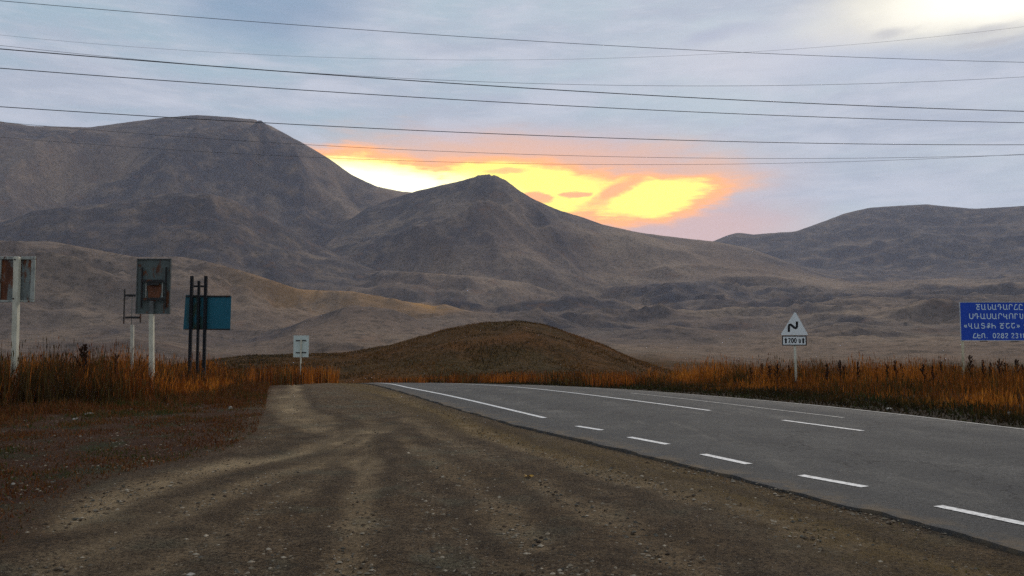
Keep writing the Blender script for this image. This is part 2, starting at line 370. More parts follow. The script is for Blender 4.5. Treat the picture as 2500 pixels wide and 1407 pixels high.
# ------------------------------------------------------------------ road
def build_road():
    NE = resample(near_e, 900); FE = resample(far_e, 900); n = len(NE); w = 24
    V = []; ts = np.linspace(0, 1, w)
    P = NE[:, None, :] * (1 - ts)[None, :, None] + FE[:, None, :] * ts[None, :, None]
    jit = .11 * fbm(np.arange(n) * .16, np.zeros(n), 4, 77, .65)
    P[:, 0, 0] += jit; P[:, -1, 0] += .07 * fbm(np.arange(n) * .16, np.zeros(n) + 9, 4, 78, .65)
    z = Gv(P[..., 0], P[..., 1]) + .018 * np.sin(np.pi * ts)[None, :]
    v = np.concatenate([P, z[..., None]], -1).reshape(-1, 3)
    idx = np.arange(n * w).reshape(n, w)
    q = np.stack([idx[:-1, :-1], idx[:-1, 1:], idx[1:, 1:], idx[1:, :-1]], -1).reshape(-1, 4)[:, ::1]
    # broken sides of the slab
    lo0 = v[idx[:, 0]] + [-.03, -.01, -.11]; lo1 = v[idx[:, -1]] + [.03, .01, -.11]
    i0 = np.arange(n) + n * w; i1 = i0 + n
    v = np.vstack([v, lo0, lo1])
    q = np.vstack([q, np.stack([idx[:-1, 0], idx[1:, 0], i0[1:], i0[:-1]], -1), np.stack([idx[:-1, -1], i1[:-1], i1[1:], idx[1:, -1]], -1)])
    me = mesh_np('road', v, q, False)
    across = np.concatenate([np.tile(ts, n), np.zeros(n), np.ones(n)]); add_attr(me, 'across', across)
    add_attr(me, 'side', np.concatenate([np.zeros(n * w), np.ones(2 * n)]))
    m, T = mat('worn_asphalt'); p = T.pos()
    n1 = T.noise(p, .45, 4, .6); n3 = T.noise(p, 24, 5, .75); n4 = T.noise(p, 70, 3, .7)
    a = T.attr('across')
    # wheel paths and lighter strip between them run along the road
    aw = T.m('ADD', a, T.m('MULTIPLY', T.m('SUBTRACT', T.noise(p, .3, 3, .5), .5), .06))
    wave = T.m('MULTIPLY_ADD', T.m('SINE', T.m('MULTIPLY', aw, 25.0)), .5, .5)
    c = T.mix(T.ss(n1, .3, .7), (.082, .080, .074), (.118, .113, .102))
    c = T.mix(T.m('MULTIPLY', wave, .6), c, (.054, .054, .053))
    c = T.mix(T.m('MULTIPLY', T.ss(aw, .80, .97), .5), c, (.19, .175, .15))
    c = T.mix(T.m('MULTIPLY', T.ss(n3, .47, .58), .8), c, (.034, .035, .033))
    c = T.mix(T.m('MULTIPLY', T.ss(n4, .56, .66), .55), c, (.27, .26, .235))
    c = T.mix(T.m('MULTIPLY', T.m('SUBTRACT', 1, T.ss(aw, .0, .018)), .5), c, (.06, .055, .05))
    pat = T.noise(p, 1.4, 5, .7)
    c = T.mix(T.m('MULTIPLY', T.ss(pat, .46, .62), .6), c, (.055, .055, .054))
    c = T.mix(T.m('MULTIPLY', T.ss(T.noise(T.scale(p, (1, .3, 1)), 1.0, 5, .7), .54, .7), .4), c, (.20, .185, .155))
    vo = T.n('ShaderNodeTexVoronoi', feature='DISTANCE_TO_EDGE'); vo.inputs['Scale'].default_value = .34
    wv = T.n('ShaderNodeVectorMath', operation='MULTIPLY_ADD'); T.put(wv.inputs[0], T.noise(p, 1.6, 5, .6, 0, 1)); wv.inputs[1].default_value = (1.6, 1.6, 1.6); T.put(wv.inputs[2], p)
    T.put(vo.inputs['Vector'], wv.outputs[0])
    crk = T.m('MULTIPLY', T.m('SUBTRACT', 1, T.ss(vo.outputs[0], .004, .012)), T.ss(T.noise(p, .25, 3, .5), .46, .56))
    c = T.mix(T.m('MULTIPLY', crk, .75), c, (.02, .02, .02))
    dust = T.m('MULTIPLY', T.m('SUBTRACT', 1, T.ss(aw, .0, .07)), T.ss(T.noise(p, 2.6, 5, .7), .44, .6))
    c = T.mix(T.m('MULTIPLY', dust, .75), c, (.155, .115, .070))
    c = T.mix(T.attr('side'), c, (.04, .034, .027))
    T.bsdf(c, .9, .18, normal=T.bump(T.m('ADD', n3, T.m('MULTIPLY', n4, .6)), .9, .02))
    me.materials.append(m)
    road = tag(link('road', me), 'worn grey asphalt road curving left over the crest', 'road', kind='structure')
    # painted markings, parts of the road
    mp, T = mat('road_paint'); p = T.pos()
    wear = T.ss(T.noise(p, 18, 5, .75), .47, .62)
    T.bsdf(T.mix(T.m('MULTIPLY', wear, .75), (.70, .70, .67), (.20, .20, .19)), .7, .3)
    mf, T = mat('faded_road_paint'); p = T.pos()
    wear = T.ss(T.noise(p, 7, 5, .75), .36, .62)
    T.bsdf(T.mix(wear, (.52, .50, .44), (.22, .215, .20)), .8, .3)
    def hz(x, y):
        d0 = dist_line(np.array([x]), np.array([y]), NE[::12])[0]; d1 = dist_line(np.array([x]), np.array([y]), FE[::12])[0]
        return G(x, y) + .018 * math.sin(math.pi * d0 / (d0 + d1)) + .006
    def stripe(name, pts, width, mt):
        n_ = max(2, int(sum(math.dist(a, b) for a, b in zip(pts, pts[1:])) / .6))
        c = resample(pts, n_) if len(pts) > 2 else np.linspace(pts[0], pts[1], n_)
        t = np.gradient(c, axis=0); t /= np.linalg.norm(t, axis=1)[:, None]; nrm = np.stack([-t[:, 1], t[:, 0]], 1)
        L = c + nrm * width / 2; R = c - nrm * width / 2
        vv = [(*q_, hz(*q_)) for q_ in L] + [(*q_, hz(*q_)) for q_ in R]
        ff = [(i, n_ + i, n_ + i + 1, i + 1) for i in range(n_ - 1)]
        return link(name, mesh_np(name, vv, ff, False), mt, road)
    H = hit
    dashes = [[(5.55, 5.35), (5.1, 6.25)], [(4.62, 7.2), H(2290, 1238)], [H(2112, 1192), H(1955, 1163)], [H(1828, 1135), H(1716, 1111)],
              [H(1630, 1087), H(1536, 1069)], [H(1470, 1052), H(1408, 1042)]]
    for d_ in dashes: stripe('lane_dash', d_, .13, mp)
    lane = [H(1330, 1022), H(1250, 1003), H(1170, 984), H(1100, 968), H(1000, 948), (-5.5, 36), (-8, 44)]
    stripe('lane_line', lane, .13, mp)
    stripe('lane_dash', [H(2106, 1055), H(1912, 1029)], .12, mp)
    stripe('centre_line', [H(1733, 1005), H(1500, 974), H(1240, 945), (-2.8, 36.5), (-6, 44)], .12, mp)
    stripe('edge_line', [tuple(FE[i] * .985 + NE[i] * .015) for i in range(75, 560, 18)], .10, mf)
    stripe('edge_line', [H(2060, 1022), H(1850, 997), H(1640, 972), H(1540, 961)], .09, mf)
build_road()

# ------------------------------------------------------------------ hills and mountains
LAYERS = [  # name, label, crest distance (left, right), foot fraction, relief, crest in photo pixels
 ('mountain', 'broad rounded grassy mountain with flat top, highest on the left', (2300, 2100), .64, 1.0,
  [(-900, 330), (-600, 290), (-300, 265), (-150, 275), (0, 297), (80, 308), (220, 311), (300, 300), (400, 287), (480, 281), (560, 286), (630, 293), (660, 307), (740, 350), (800, 385), (860, 428), (920, 456), (980, 468), (1030, 472), (1150, 500), (1400, 600), (1700, 700)]),
 ('mountain', 'dark rounded mountain on the right beyond the lower ridge', (2700, 2900), .74, .9,
  [(1300, 700), (1600, 630), (1745, 588), (1775, 575), (1800, 568), (1840, 573), (1900, 568), (1940, 566), (2000, 545), (2060, 522), (2120, 508), (2200, 502), (2260, 499), (2320, 505), (2380, 510), (2500, 503), (2700, 488), (2900, 500), (3300, 540), (3600, 600)]),
 ('mountain', 'cone shaped rocky peak in the middle of the skyline', (1650, 1650), .62, 1.0,
  [(500, 800), (650, 700), (820, 560), (900, 505), (960, 484), (1020, 466), (1080, 452), (1130, 441), (1165, 429), (1190, 426), (1212, 429), (1235, 440), (1260, 460), (1300, 485), (1360, 512), (1420, 530), (1470, 548), (1560, 568), (1660, 581), (1745, 590), (1830, 606), (1940, 645), (2060, 690), (2250, 760)]),
 ('hill', 'dark shoulder of the left mountain above the pale foothill', (1350, 1250), .72, .9,
  [(-800, 520), (-300, 560), (0, 545), (80, 515), (220, 500), (310, 493), (370, 478), (440, 470), (520, 474), (580, 492), (660, 535), (760, 590), (880, 648), (1000, 690), (1200, 760)]),
 ('hill', 'grassy spur below the rocky peak in the middle', (1050, 1050), .78, .8,
  [(700, 800), (820, 720), (930, 660), (1060, 668), (1150, 674), (1280, 690), (1360, 716), (1450, 760), (1550, 800)]),
 ('hill', 'low pale ridge crossing the valley behind the warning sign', (1250, 1350), .80, .8,
  [(1150, 800), (1300, 745), (1390, 714), (1500, 700), (1620, 692), (1760, 686), (1880, 683), (1960, 690), (2060, 712), (2200, 735), (2400, 730), (2700, 720), (3200, 730)]),
 ('hill', 'rolling grassy rise in front of the low pale ridge', (800, 800), .74, .9,
  [(1000, 840), (1200, 800), (1330, 775), (1440, 765), (1560, 778), (1700, 796), (1850, 800), (2000, 790), (2200, 800), (2400, 792), (2700, 800), (3200, 800)]),
 ('hill', 'pale foothill with a golden dry grass crest on the left', (760, 640), .60, 1.25,
  [(-900, 560), (-500, 575), (-200, 582), (0, 588), (130, 590), (220, 607), (330, 628), (440, 627), (500, 637), (620, 670), (730, 707), (860, 712), (960, 730), (1060, 757), (1200, 772), (1300, 787), (1420, 830), (1520, 868)]),
 ('hill', 'small gullied hill behind the white sign board', (430, 430), .72, 1.5,
  [(380, 900), (520, 868), (620, 836), (720, 801), (850, 767), (940, 772), (1010, 795), (1060, 825), (1150, 868)]),
 ('mound', 'faint low brown rise to the right of the round mound', (230, 230), .75, .3,
  [(1350, 900), (1480, 868), (1600, 862), (1700, 869), (1800, 882), (1900, 900), (2000, 915)]),
 ('mound', 'round dark brown grassy mound beyond the crest of the road', (125, 118), .55, .6,
  [(250, 925), (450, 888), (600, 869), (750, 865), (850, 862), (950, 844), (1030, 822), (1100, 803), (1180, 790), (1270, 786), (1330, 795), (1400, 818), (1480, 847), (1560, 882), (1640, 908), (1750, 935), (1900, 960)]),
]
TERRAIN = {}
def build_hills():
    az = np.concatenate([np.radians(np.arange(-180, -44, 4.0)), np.radians(np.arange(-44, 44.01, .095)), np.radians(np.arange(48, 180.1, 4.0))])
    az[-1] = math.pi
    r = np.concatenate([np.geomspace(62, 300, 110)[:-1], np.geomspace(300, 3600, 330)])
    A, R = np.meshgrid(az, r); x = R * np.sin(A); y = R * np.cos(A)
    rise = 150 * np.clip((R - 150) / 1950, 0, 1.3) ** 1.75
    base = -6.5 + (Gv(x, y) + 6.5) * np.exp(-np.maximum(R - 62, 0) / 60.0) + rise
    wx = x + 60 * fbm(x / 220, y / 220, 3, 401); wy = y + 60 * fbm(x / 220, y / 220, 3, 402)
    roll = np.clip((R - 170) / 420, 0, 1)
    base_s = base.copy()
    base = base + roll * (13 * fbm(wx / 260, wy / 170, 3, 5) + (13 + 8 * np.clip((R - 600) / 900, 0, 1)) * ridged(wx / 150 + .3 * wy / 150, wy / 95, 2, 7) + 6.0 * ridged(wx / 60, wy / 36, 3, 8)) + 1.6 * np.clip((R - 90) / 120, 0, 1) * fbm(x / 45, y / 45, 4, 6)
    rolln = base - base_s
    Z = [base]
    for li, (nm, lab, (d0, d1), ff, rel, crest) in enumerate(LAYERS):
        ca = np.array([azel(*c)[0] for c in crest]); te = np.array([math.tan(azel(*c)[1]) for c in crest])
        te_a = np.interp(az, ca, te)
        # soften the corners of the outline
        kk = np.exp(-np.linspace(-2, 2, 9) ** 2); kk /= kk.sum()
        inr = (az > -.75) & (az < .75)
        te_s = te_a.copy(); te_s[inr] = np.convolve(np.pad(te_a[inr], 4, 'edge'), kk, 'valid')
        out = np.maximum(np.maximum(ca[0] - az, az - ca[-1]), 0)
        rc = np.interp(az, [ca[0], ca[-1]], [d0, d1]) * (1 + .05 * fbm(az * 6, np.zeros_like(az) + li, 3, 100 + li))
        jit = fbm(az * 160, np.zeros_like(az), 3, 50 + li) * .55 / F
        if li == 2: jit = jit + np.exp(-((az - azel(1200, 427)[0]) / .03) ** 2) * fbm(az * 420, np.zeros_like(az), 3, 51) * 3.2 / F
        te_s = te_s + jit - out * .6
        zc = CZ + rc * te_s
        rf = ff * rc
        t = (R - rf) / (rc - rf)
        tc = np.clip(t, 0, 1)
        p1, p2 = {0: (1.25, 1.25), 1: (1.1, 1.1), 2: (1.25, 1.25), 3: (1.0, .8), 9: (1.0, 1.3), 10: (1.0, 1.3)}.get(li, (1.0, .9))
        S = np.where(t < 1, np.sin(tc ** p1 * math.pi / 2) ** p2, 1 - .9 * np.clip((t - 1) * .8, 0, 3) ** 1.4)
        ampR = rel * tc ** .7 * np.clip((.92 - t) * 3.0, 0, 1)
        bl = base_s + rolln * (np.clip((.7 - t) / .45, 0, 1) * .5 if li in (0, 1, 2, 3) else np.clip((.95 - t) / .35, 0, 1) * (1.25 if li in (5, 6) else 1))
        bc = np.array([np.interp(q_, r, base_s[:, j]) for j, q_ in enumerate(rc)])
        hgt = zc - bc
        s0 = (rc - rf)[None, :]
        wx = x + .16 * s0 * fbm(x / (s0 * .5), y / (s0 * .5), 3, 200 + li); wy = y + .16 * s0 * fbm(x / (s0 * .5), y / (s0 * .5), 3, 210 + li)
        rot = .45 * math.sin(li * 2.3)
        gx = wx * math.cos(rot) - wy * math.sin(rot); gy = wx * math.sin(rot) + wy * math.cos(rot)
        nz = (.26 * fbm(gx / (s0 * .40), gy / (s0 * .45), 3, 60 + li) + .19 * ridged(gx / (s0 * .26), gy / (s0 * .42), 2, 70 + li)
              + .052 * ridged(gx / (s0 * .10), gy / (s0 * .17), 3, 80 + li) + .016 * fbm(x / (s0 * .03), y / (s0 * .03), 3, 90 + li))
        d_ = hgt * S + np.maximum(hgt, 0) * ampR * nz
        # the outline seen against the sky keeps its height
        for _ in range(3):
            el = (bl + d_ - CZ) / R; el = np.where(t > 0, el, -9); jm = el.argmax(0); cc = np.arange(len(az))
            want = te_s * R[jm, cc] + CZ - bl[jm, cc]; have = d_[jm, cc]
            f = np.where((have > .5) & (want > 0), want / np.maximum(have, .5), 1)
            f = np.clip(f, .6, 1.5); kn = (61, 25, 5)[_]; kw = np.exp(-np.linspace(-2, 2, kn) ** 2); kw /= kw.sum()
            f = np.convolve(np.pad(f, kn // 2, 'edge'), kw, 'valid')
            d_ = d_ * f[None, :]
        fade = np.clip(hgt / min(6.0, .12 * hgt.max()), 0, 1)[None, :]; drop = min(12.0, .1 * hgt.max())
        zl = np.where(t < 0, base - 30 - 400 * np.maximum(-t, 0), bl + d_ * fade - drop * (1 - fade))
        Z.append(zl)
    Z = np.stack(Z)
    dom = Z.argmax(0)
    k = np.clip(R * .006, .3, 9)
    zmax = Z.max(0)
    z = zmax + k * np.log(np.exp((Z - zmax) / k).sum(0)) 
    z = z - k * .0
    # join to the near ground
    z = np.where(R < 62.5, Gv(x, y) + micro(x, y) - .032, z)
    b = np.clip((R - 62) / 14, 0, 1); z = z * b + (Gv(x, y) - .05) * (1 - b)
    nr, nc = x.shape; idx = np.arange(nr * nc).reshape(nr, nc)
    V = np.stack([x, y, z], -1)
    # vertex normals of the whole sheet
    du = np.gradient(V, axis=1); dv = np.gradient(V, axis=0); N = np.cross(du, dv); N /= np.linalg.norm(N, axis=2)[..., None]
    N[N[..., 2] < 0] *= -1
    N = N.reshape(-1, 3); V = V.reshape(-1, 3)
    q = np.stack([idx[:-1, :-1], idx[:-1, 1:], idx[1:, 1:], idx[1:, :-1]], -1).reshape(-1, 4)
    fdom = dom[:-1, :-1].reshape(-1)
    # colour fields: grass and scrub patches, plus painted shade on the steeper slopes
    F7 = LAYERS[7]
    gold = np.zeros_like(x)
    for (px, py, rr, sx, sy) in ((830, 735, 640, 45, 70), (740, 725, 650, 30, 60), (940, 742, 630, 45, 60), (1030, 760, 610, 30, 50)):
        c = at(px, py, rr * .97); gold = np.maximum(gold, np.exp(-((x - c.x) / sx) ** 2 - ((y - c.y) / (sy * 1.6)) ** 2))
    gold = gold * np.isin(dom, [8]) 
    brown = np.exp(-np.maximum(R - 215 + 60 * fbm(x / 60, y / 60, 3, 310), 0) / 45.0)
    green = np.clip(.42 + 1.5 * fbm(x / 320, y / 260, 4, 300) + .8 * fbm(x / 70, y / 90, 4, 301), 0, 1)
    green = np.where(R < 250, .3, green)
    slope_shade = np.clip((1 - N.reshape(nr, nc, 3)[..., 2] - .035) / .10, 0, 1)
    green = np.clip(green * .85 + .6 * slope_shade * np.clip(.6 + fbm(x / 90, y / 90, 3, 303), 0, 1), 0, 1)  # scrub patches, with extra dark tone on steeper faces painted in as shade
    right = np.clip((A - .10) / .25, 0, 1) * np.clip((R - 1500) / 500, 0, 1)
    green = np.clip(green + .55 * right, 0, 1)
    green = np.where(dom == 4, np.clip(green + .45, 0, 1), green); green = np.where(dom == 8, green * .55, green)
    m, T = mat('hill_grass'); p = T.pos()
    n1 = T.noise(p, .006, 5, .6); n2 = T.noise(p, .03, 6, .65); n3 = T.noise(p, .17, 6, .8); n4 = T.noise(p, 1.2, 4, .7)
    c = T.mix(T.ss(n1, .35, .65), (.275, .198, .145), (.355, .262, .185))
    c = T.mix(T.m('MULTIPLY', T.m('MULTIPLY', T.attr('green'), .85), T.ss(n2, .2, .6)), c, (.062, .068, .086))  # bluish scrub colour, also used for the painted shade of steeper faces
    c = T.mix(T.m('MULTIPLY', T.ss(n2, .55, .7), .5), c, (.27, .160, .10))
    c = T.mix(T.m('MULTIPLY', T.ss(n3, .46, .62), .6), c, (.075, .066, .056))
    c = T.mix(T.m('MULTIPLY', T.attr('gold'), T.ss(n2, .25, .55)), c, (.52, .29, .11))
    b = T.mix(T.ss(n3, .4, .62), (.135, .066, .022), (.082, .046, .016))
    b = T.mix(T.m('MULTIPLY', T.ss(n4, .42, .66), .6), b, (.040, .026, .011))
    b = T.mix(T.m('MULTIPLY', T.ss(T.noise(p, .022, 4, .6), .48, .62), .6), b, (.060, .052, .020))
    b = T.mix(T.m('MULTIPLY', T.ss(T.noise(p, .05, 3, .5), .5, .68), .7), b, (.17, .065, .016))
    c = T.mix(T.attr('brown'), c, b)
    T.bsdf(c, 1.0, .05, normal=T.bump(T.m('ADD', T.m('MULTIPLY', n3, 3.0), T.m('MULTIPLY', n4, .4)), .9, 1.4))
    order = ['valley'] + [L[0] for L in LAYERS]
    labs = ['rolling pale valley floor below the mountains'] + [L[1] for L in LAYERS]
    attrs = dict(gold=gold.ravel(), brown=brown.ravel(), green=green.ravel())  # green holds scrub patches plus the painted shade of steeper slopes
    for i, (nm, lab) in enumerate(zip(order, labs)):
        f = q[fdom == i]
        if not len(f): continue
        used = np.unique(f); remap = np.full(len(V), -1); remap[used] = np.arange(len(used))
        me = mesh_np(nm, V[used], remap[f])
        me.normals_split_custom_set_from_vertices(N[used].tolist())
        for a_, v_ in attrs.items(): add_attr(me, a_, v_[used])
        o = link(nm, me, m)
        tag(o, lab, 'valley' if nm == 'valley' else ('mountain' if nm == 'mountain' else 'hill'), kind='structure')
    TERRAIN.update(az=az, r=r, z=z)
build_hills()
def terrain_z(x, y):
    a = np.arctan2(x, y); rr = np.hypot(x, y)
    az, r, z = TERRAIN['az'], TERRAIN['r'], TERRAIN['z']
    i = np.clip(np.searchsorted(az, a) - 1, 0, len(az) - 2); j = np.clip(np.searchsorted(r, rr) - 1, 0, len(r) - 2)
    u = (a - az[i]) / (az[i + 1] - az[i]); v = (rr - r[j]) / (r[j + 1] - r[j])
    return (z[j, i] * (1 - u) + z[j, i + 1] * u) * (1 - v) + (z[j + 1, i] * (1 - u) + z[j + 1, i + 1] * u) * v
def ground_z(x, y):
    x = np.asarray(x, float); y = np.asarray(y, float)
    return np.where(np.hypot(x, y) < 62, Gv(x, y) + micro(x, y) - .035, terrain_z(x, y))

# ------------------------------------------------------------------ materials for things
def painted(name, base, rust=.25, grime=.4, rscale=5.0, rough=.6, dark=(.05, .05, .045), rustc=(.13, .045, .014), streak=True):
    m, T = mat(name); p = T.obj()
    ps = T.scale(p, (1, 1, .35)) if streak else p
    n = T.noise(ps, rscale, 6, .65, .3); g = T.noise(ps, rscale * 2.3, 5, .7); f = T.noise(p, 60, 3, .6)
    c = T.mix(T.m('MULTIPLY', T.ss(g, .4, .72), grime), base, dark)
    if rust > 0:
        r_ = T.ss(n, .72 - rust * .5, .78 - rust * .5)
        rc = T.mix(T.ss(g, .35, .65), rustc, tuple(v * .45 for v in rustc))
        c = T.mix(r_, c, rc)
    T.bsdf(c, rough, .35, normal=T.bump(T.m('ADD', n, T.m('MULTIPLY', f, .3)), .25, .01))
    return m
M_POST = painted('cream_post_paint', (.62, .60, .46), .10, .35, 3)
M_POST2 = painted('thin_post_paint', (.55, .53, .42), .18, .45, 3)
M_WHITEBACK = painted('peeling_white_paint', (.20, .23, .21), .53, .5, 1.5, rustc=(.16, .048, .012))
M_WHITEFRAME = painted('chipped_white_frame_paint', (.36, .38, .33), .36, .55, 6)
M_GREYBACK = painted('grey_green_sheet', (.085, .110, .100), .36, .5, 2.6)
M_GREYFRAME = painted('dull_steel_frame', (.12, .13, .12), .2, .7, 7)
M_RUST = painted('rust', (.15, .048, .014), .4, .6, 7, dark=(.03, .012, .006))
M_BLACK = painted('black_pole_paint', (.008, .009, .011), .0, .3, 5, rough=.9, dark=(.004, .004, .004))
M_IRON = painted('dark_iron', (.022, .021, .020), .3, .5, 6, rough=.85)
M_BLUE = painted('faded_blue_sheet', (.020, .130, .250), .0, .25, 4)
M_SIGNBLUE = painted('road_sign_blue', (.010, .070, .480), 0, .2, 3, dark=(.01, .02, .12))
M_SIGNTXT = painted('weathered_white_lettering', (.72, .88, .90), 0, .25, 12, dark=(.25, .45, .6))
M_EDGE = painted('pale_sign_edge', (.55, .60, .60), .05, .4, 8)
M_PALEBACK = painted('pale_sheet_back', (.56, .64, .57), .05, .2, 4, dark=(.3, .35, .32))
M_WHITE = painted('sign_white', (.80, .84, .80), .0, .25, 4, dark=(.5, .53, .5))
M_INK = painted('sign_black', (.008, .008, .009), 0, .2, 9)
M_YPOST = painted('yellowed_post', (.62, .56, .36), .15, .4, 4)
m_, T_ = mat('blue_sheet_stained'); p_ = T_.obj()
n_ = T_.noise(T_.scale(p_, (1, 1, .25)), 6, 6, .65); gsep = T_.n('ShaderNodeSeparateXYZ'); T_.put(gsep.inputs[0], p_)
band = T_.m('SUBTRACT', 1, T_.ss(T_.m('ABSOLUTE', T_.m('ADD', gsep.outputs[0], .10)), .10, .55))
c_ = T_.mix(T_.noise(p_, 4, 4, .6), (.006, .085, .120), (.010, .130, .185))
c_ = T_.mix(T_.m('MULTIPLY', band, T_.ss(n_, .36, .58)), c_, (.030, .055, .030))
T_.bsdf(c_, .6, .3); M_BLUESTAIN = m_

def sign_base(name, px, Y, label, cat):
    """Empty at the foot of a post standing at photo column px, Y metres ahead"""
    x = at(px, 900, Y).x; z = float(ground_z(x, Y))
    o = empty(name, (x, Y, z)); tag(o, label, cat); return o
def local(o, px, py, dy=0.0):
    p = at(px, py, o.location.y + dy); return p.x - o.location.x, dy, p.z - o.location.z
def rect(o, x0, y0, x1, y1):
    a = local(o, x0, y1); b = local(o, x1, y0); return a[0], b[0], a[2], b[2]   # xmin,xmax,zmin,zmax
def plate(xmin, xmax, zmin, zmax, yc, th, bev=.006):
    return MB().box(((xmin + xmax) / 2, yc, (zmin + zmax) / 2), (xmax - xmin, th, zmax - zmin), bev)
def post(o, x_top, z_top, w, m, name='post', x_bot=0.0, round_=False, y=0.0):
    if round_: return MB().tube([(x_bot, y, -.3), (x_top, y, z_top)], w / 2, 12).build(name, m, o, True)
    b = MB(); b.box((0, y, (z_top - .3) / 2), (w, w, z_top + .3), w * .1)
    for v in b.b.verts: v.co.x += x_bot + (x_top - x_bot) * (v.co.z + .3) / (z_top + .3)
    return b.build(name, m, o)

def sign_peeling():
    s = sign_base('road_sign', 40, 21.5, 'peeling rusty sign board seen from behind on a pale post at the left edge', 'road sign')
    x0, x1, z0, z1 = rect(s, -14, 626, 84, 738)
    xt = local(s, 44, 640)[0]
    plate(x0, x1, z0, z1, .10, .012).build('panel', M_WHITEBACK, s)
    t = .11
    for (a, b, c, d) in ((x0, x1, z1 - t * .75, z1), (x0, x1, z0, z0 + t * .55)):
        plate(a + .002, b - .002, c, d, .068, .05, .012).build('frame_bar', M_WHITEFRAME, s)
    for (a, b) in ((x0, x0 + t), (x1 - t, x1)):
        plate(a, b, z0 + t * .55 + .003, z1 - t * .75 - .003, .066, .05, .012).build('frame_bar', M_WHITEFRAME, s)
    zt = z1 - .02
    p_ = post(s, xt, zt, .135, M_POST, 'post', local(s, 39, 900)[0], y=-.035)
    for zz in (z0 + .09, z1 - .1):
        MB().tube([(xt - .02, -.12, zz), (xt - .02, -.10, zz)], .022, 8).build('bolt', M_IRON, s)
sign_peeling()

def sign_portrait():
    s = sign_base('road_sign', 372, 24.0, 'tall grey green sign back with rust patch and inner frame on cream post', 'road sign')
    x0, x1, z0, z1 = rect(s, 328, 631, 416.5, 767)
    pan = plate(x0, x1, z0, z1, .09, .012).build('panel', M_GREYBACK, s)
    for (a, b, c, d) in ((x0, x1, z1 - .03, z1), (x0, x1, z0, z0 + .03)): plate(a, b, c, d, .065, .035, .006).build('edge_lip', M_GREYFRAME, s)
    for (a, b) in ((x0, x0 + .03), (x1 - .03, x1)): plate(a, b, z0 + .032, z1 - .032, .065, .035, .006).build('edge_lip', M_GREYFRAME, s)
    def bar(px0, py0, px1, py1, m, y=.03, th=.05):
        a, b, c, d = rect(s, px0, py0, px1, py1); plate(a, b, c, d, y, th, .006).build('bracket_bar', m, s)
    bar(342, 652, 348, 752, M_IRON); bar(400.5, 652, 406.5, 752, M_IRON)
    bar(353, 690, 356.5, 726.5, M_WHITEFRAME, .05, .03); bar(393, 690, 396.5, 726.5, M_WHITEFRAME, .05, .03)
    bar(348, 683, 400, 689.5, M_IRON, -.012, .03); bar(348, 727, 400, 733.5, M_IRON, -.012, .03)
    bar(362, 689.8, 388, 697, M_IRON, .0, .05)
    # oval rusted spot, a thin scab of corroded sheet on the panel
    cx, _, cz = local(s, 374, 708); pts = []
    for i in range(40):
        a = 2 * math.pi * i / 40; rr = 1 + .10 * math.sin(3 * a + 1) + .06 * math.sin(7 * a)
        pts.append((cx + .225 * rr * math.cos(a), cz + (.34 if math.sin(a) < 0 else .30) * rr * math.sin(a)))
    MB().prism(pts, .078, .0835).build('rust_patch', M_RUST, s)
    xt = local(s, 371, 735)[0]
    zt = local(s, 371, 735)[2]; zs = z0 - .01
    post(s, xt, zs, .125, M_POST, 'post', local(s, 372.5, 925)[0])
    pl = plate(xt - .055, xt + .055, zs + .004, zt, .0, .07, .008).build('upper_post', M_GREYFRAME, s)
sign_portrait()

def sign_frame():
    s = sign_base('sign_stand', 324, 28.0, 'empty iron sign frame without a panel on a thin pale post', 'sign stand')
    def bar(px0, py0, px1, py1, y=0.0):
        a, b, c, d = rect(s, px0, py0, px1, py1); plate(a, b, c, d, y, .06, .008).build('frame_bar', M_IRON, s)
    bar(301, 706, 306, 791); bar(341.5, 700, 346.5, 788)
    bar(306.2, 719, 341.3, 724.5); bar(306.2, 773, 341.3, 778)
    z1 = local(s, 323, 794)[2]
    post(s, local(s, 323, 794)[0], z1, .10, M_POST2, 'post', local(s, 325, 890)[0])
    a, b, c, d = rect(s, 320.5, 724.7, 324, 793.8); plate(a, b, c + .002, d, .0, .045, .008).build('upper_post', M_GREYFRAME, s)
sign_frame()

def sign_blue_back():
    s = sign_base('sign_board', 482, 29.0, 'stained blue sheet board carried by three black poles in orange grass', 'sign board')
    x0, x1, z0, z1 = rect(s, 447, 721, 562, 806)
    MB().prism([(x0 - .03, z0 + .02), (x1, z0 - .01), (x1 + .015, z1 - .03), (x0 + .03, z1 + .02)], .075, .09).build('panel', M_BLUESTAIN, s)
    for (z, hgt) in ((z1 - .035, .05), (z0 + .03, .04)): plate(x0 + .04, x1 - .01, z - hgt / 2, z + hgt / 2, .055, .03, .004).build('rail', M_IRON, s)
    for (pt, yt, pb, w) in ((469, 674, 463, .105), (486, 686, 482, .085), (503, 674, 498, .105)):
        zt = local(s, pt, yt)[2]; post(s, local(s, pt, yt)[0], zt, w, M_BLACK, 'pole', local(s, pb, 900)[0])
    for (a0, a1) in ((473.3, 482.2), (490, 498.6)):
        a, b, c, d = rect(s, a0, 697, a1, 701.5); plate(a, b, c, d, 0, .05, .006).build('rung', M_BLACK, s)
sign_blue_back()

def sign_far_white():
    s = sign_base('road_sign', 734, 44.0, 'small pale sign back with two cross brackets on a thin post near the crest', 'road sign')
    x0, x1, z0, z1 = rect(s, 715, 819.5, 753.5, 872.5)
    plate(x0, x1, z0, z1, .07, .012, .004).build('panel', M_PALEBACK, s)
    for py in (831.5, 861):
        a, b, c, d = rect(s, 722, py - 1.1, 747, py + 1.1); plate(a, b, c, d, .04, .03, .004).build('bracket_bar', M_IRON, s)
    post(s, 0, local(s, 734, 829)[2], .07, M_POST, 'post')
sign_far_white()

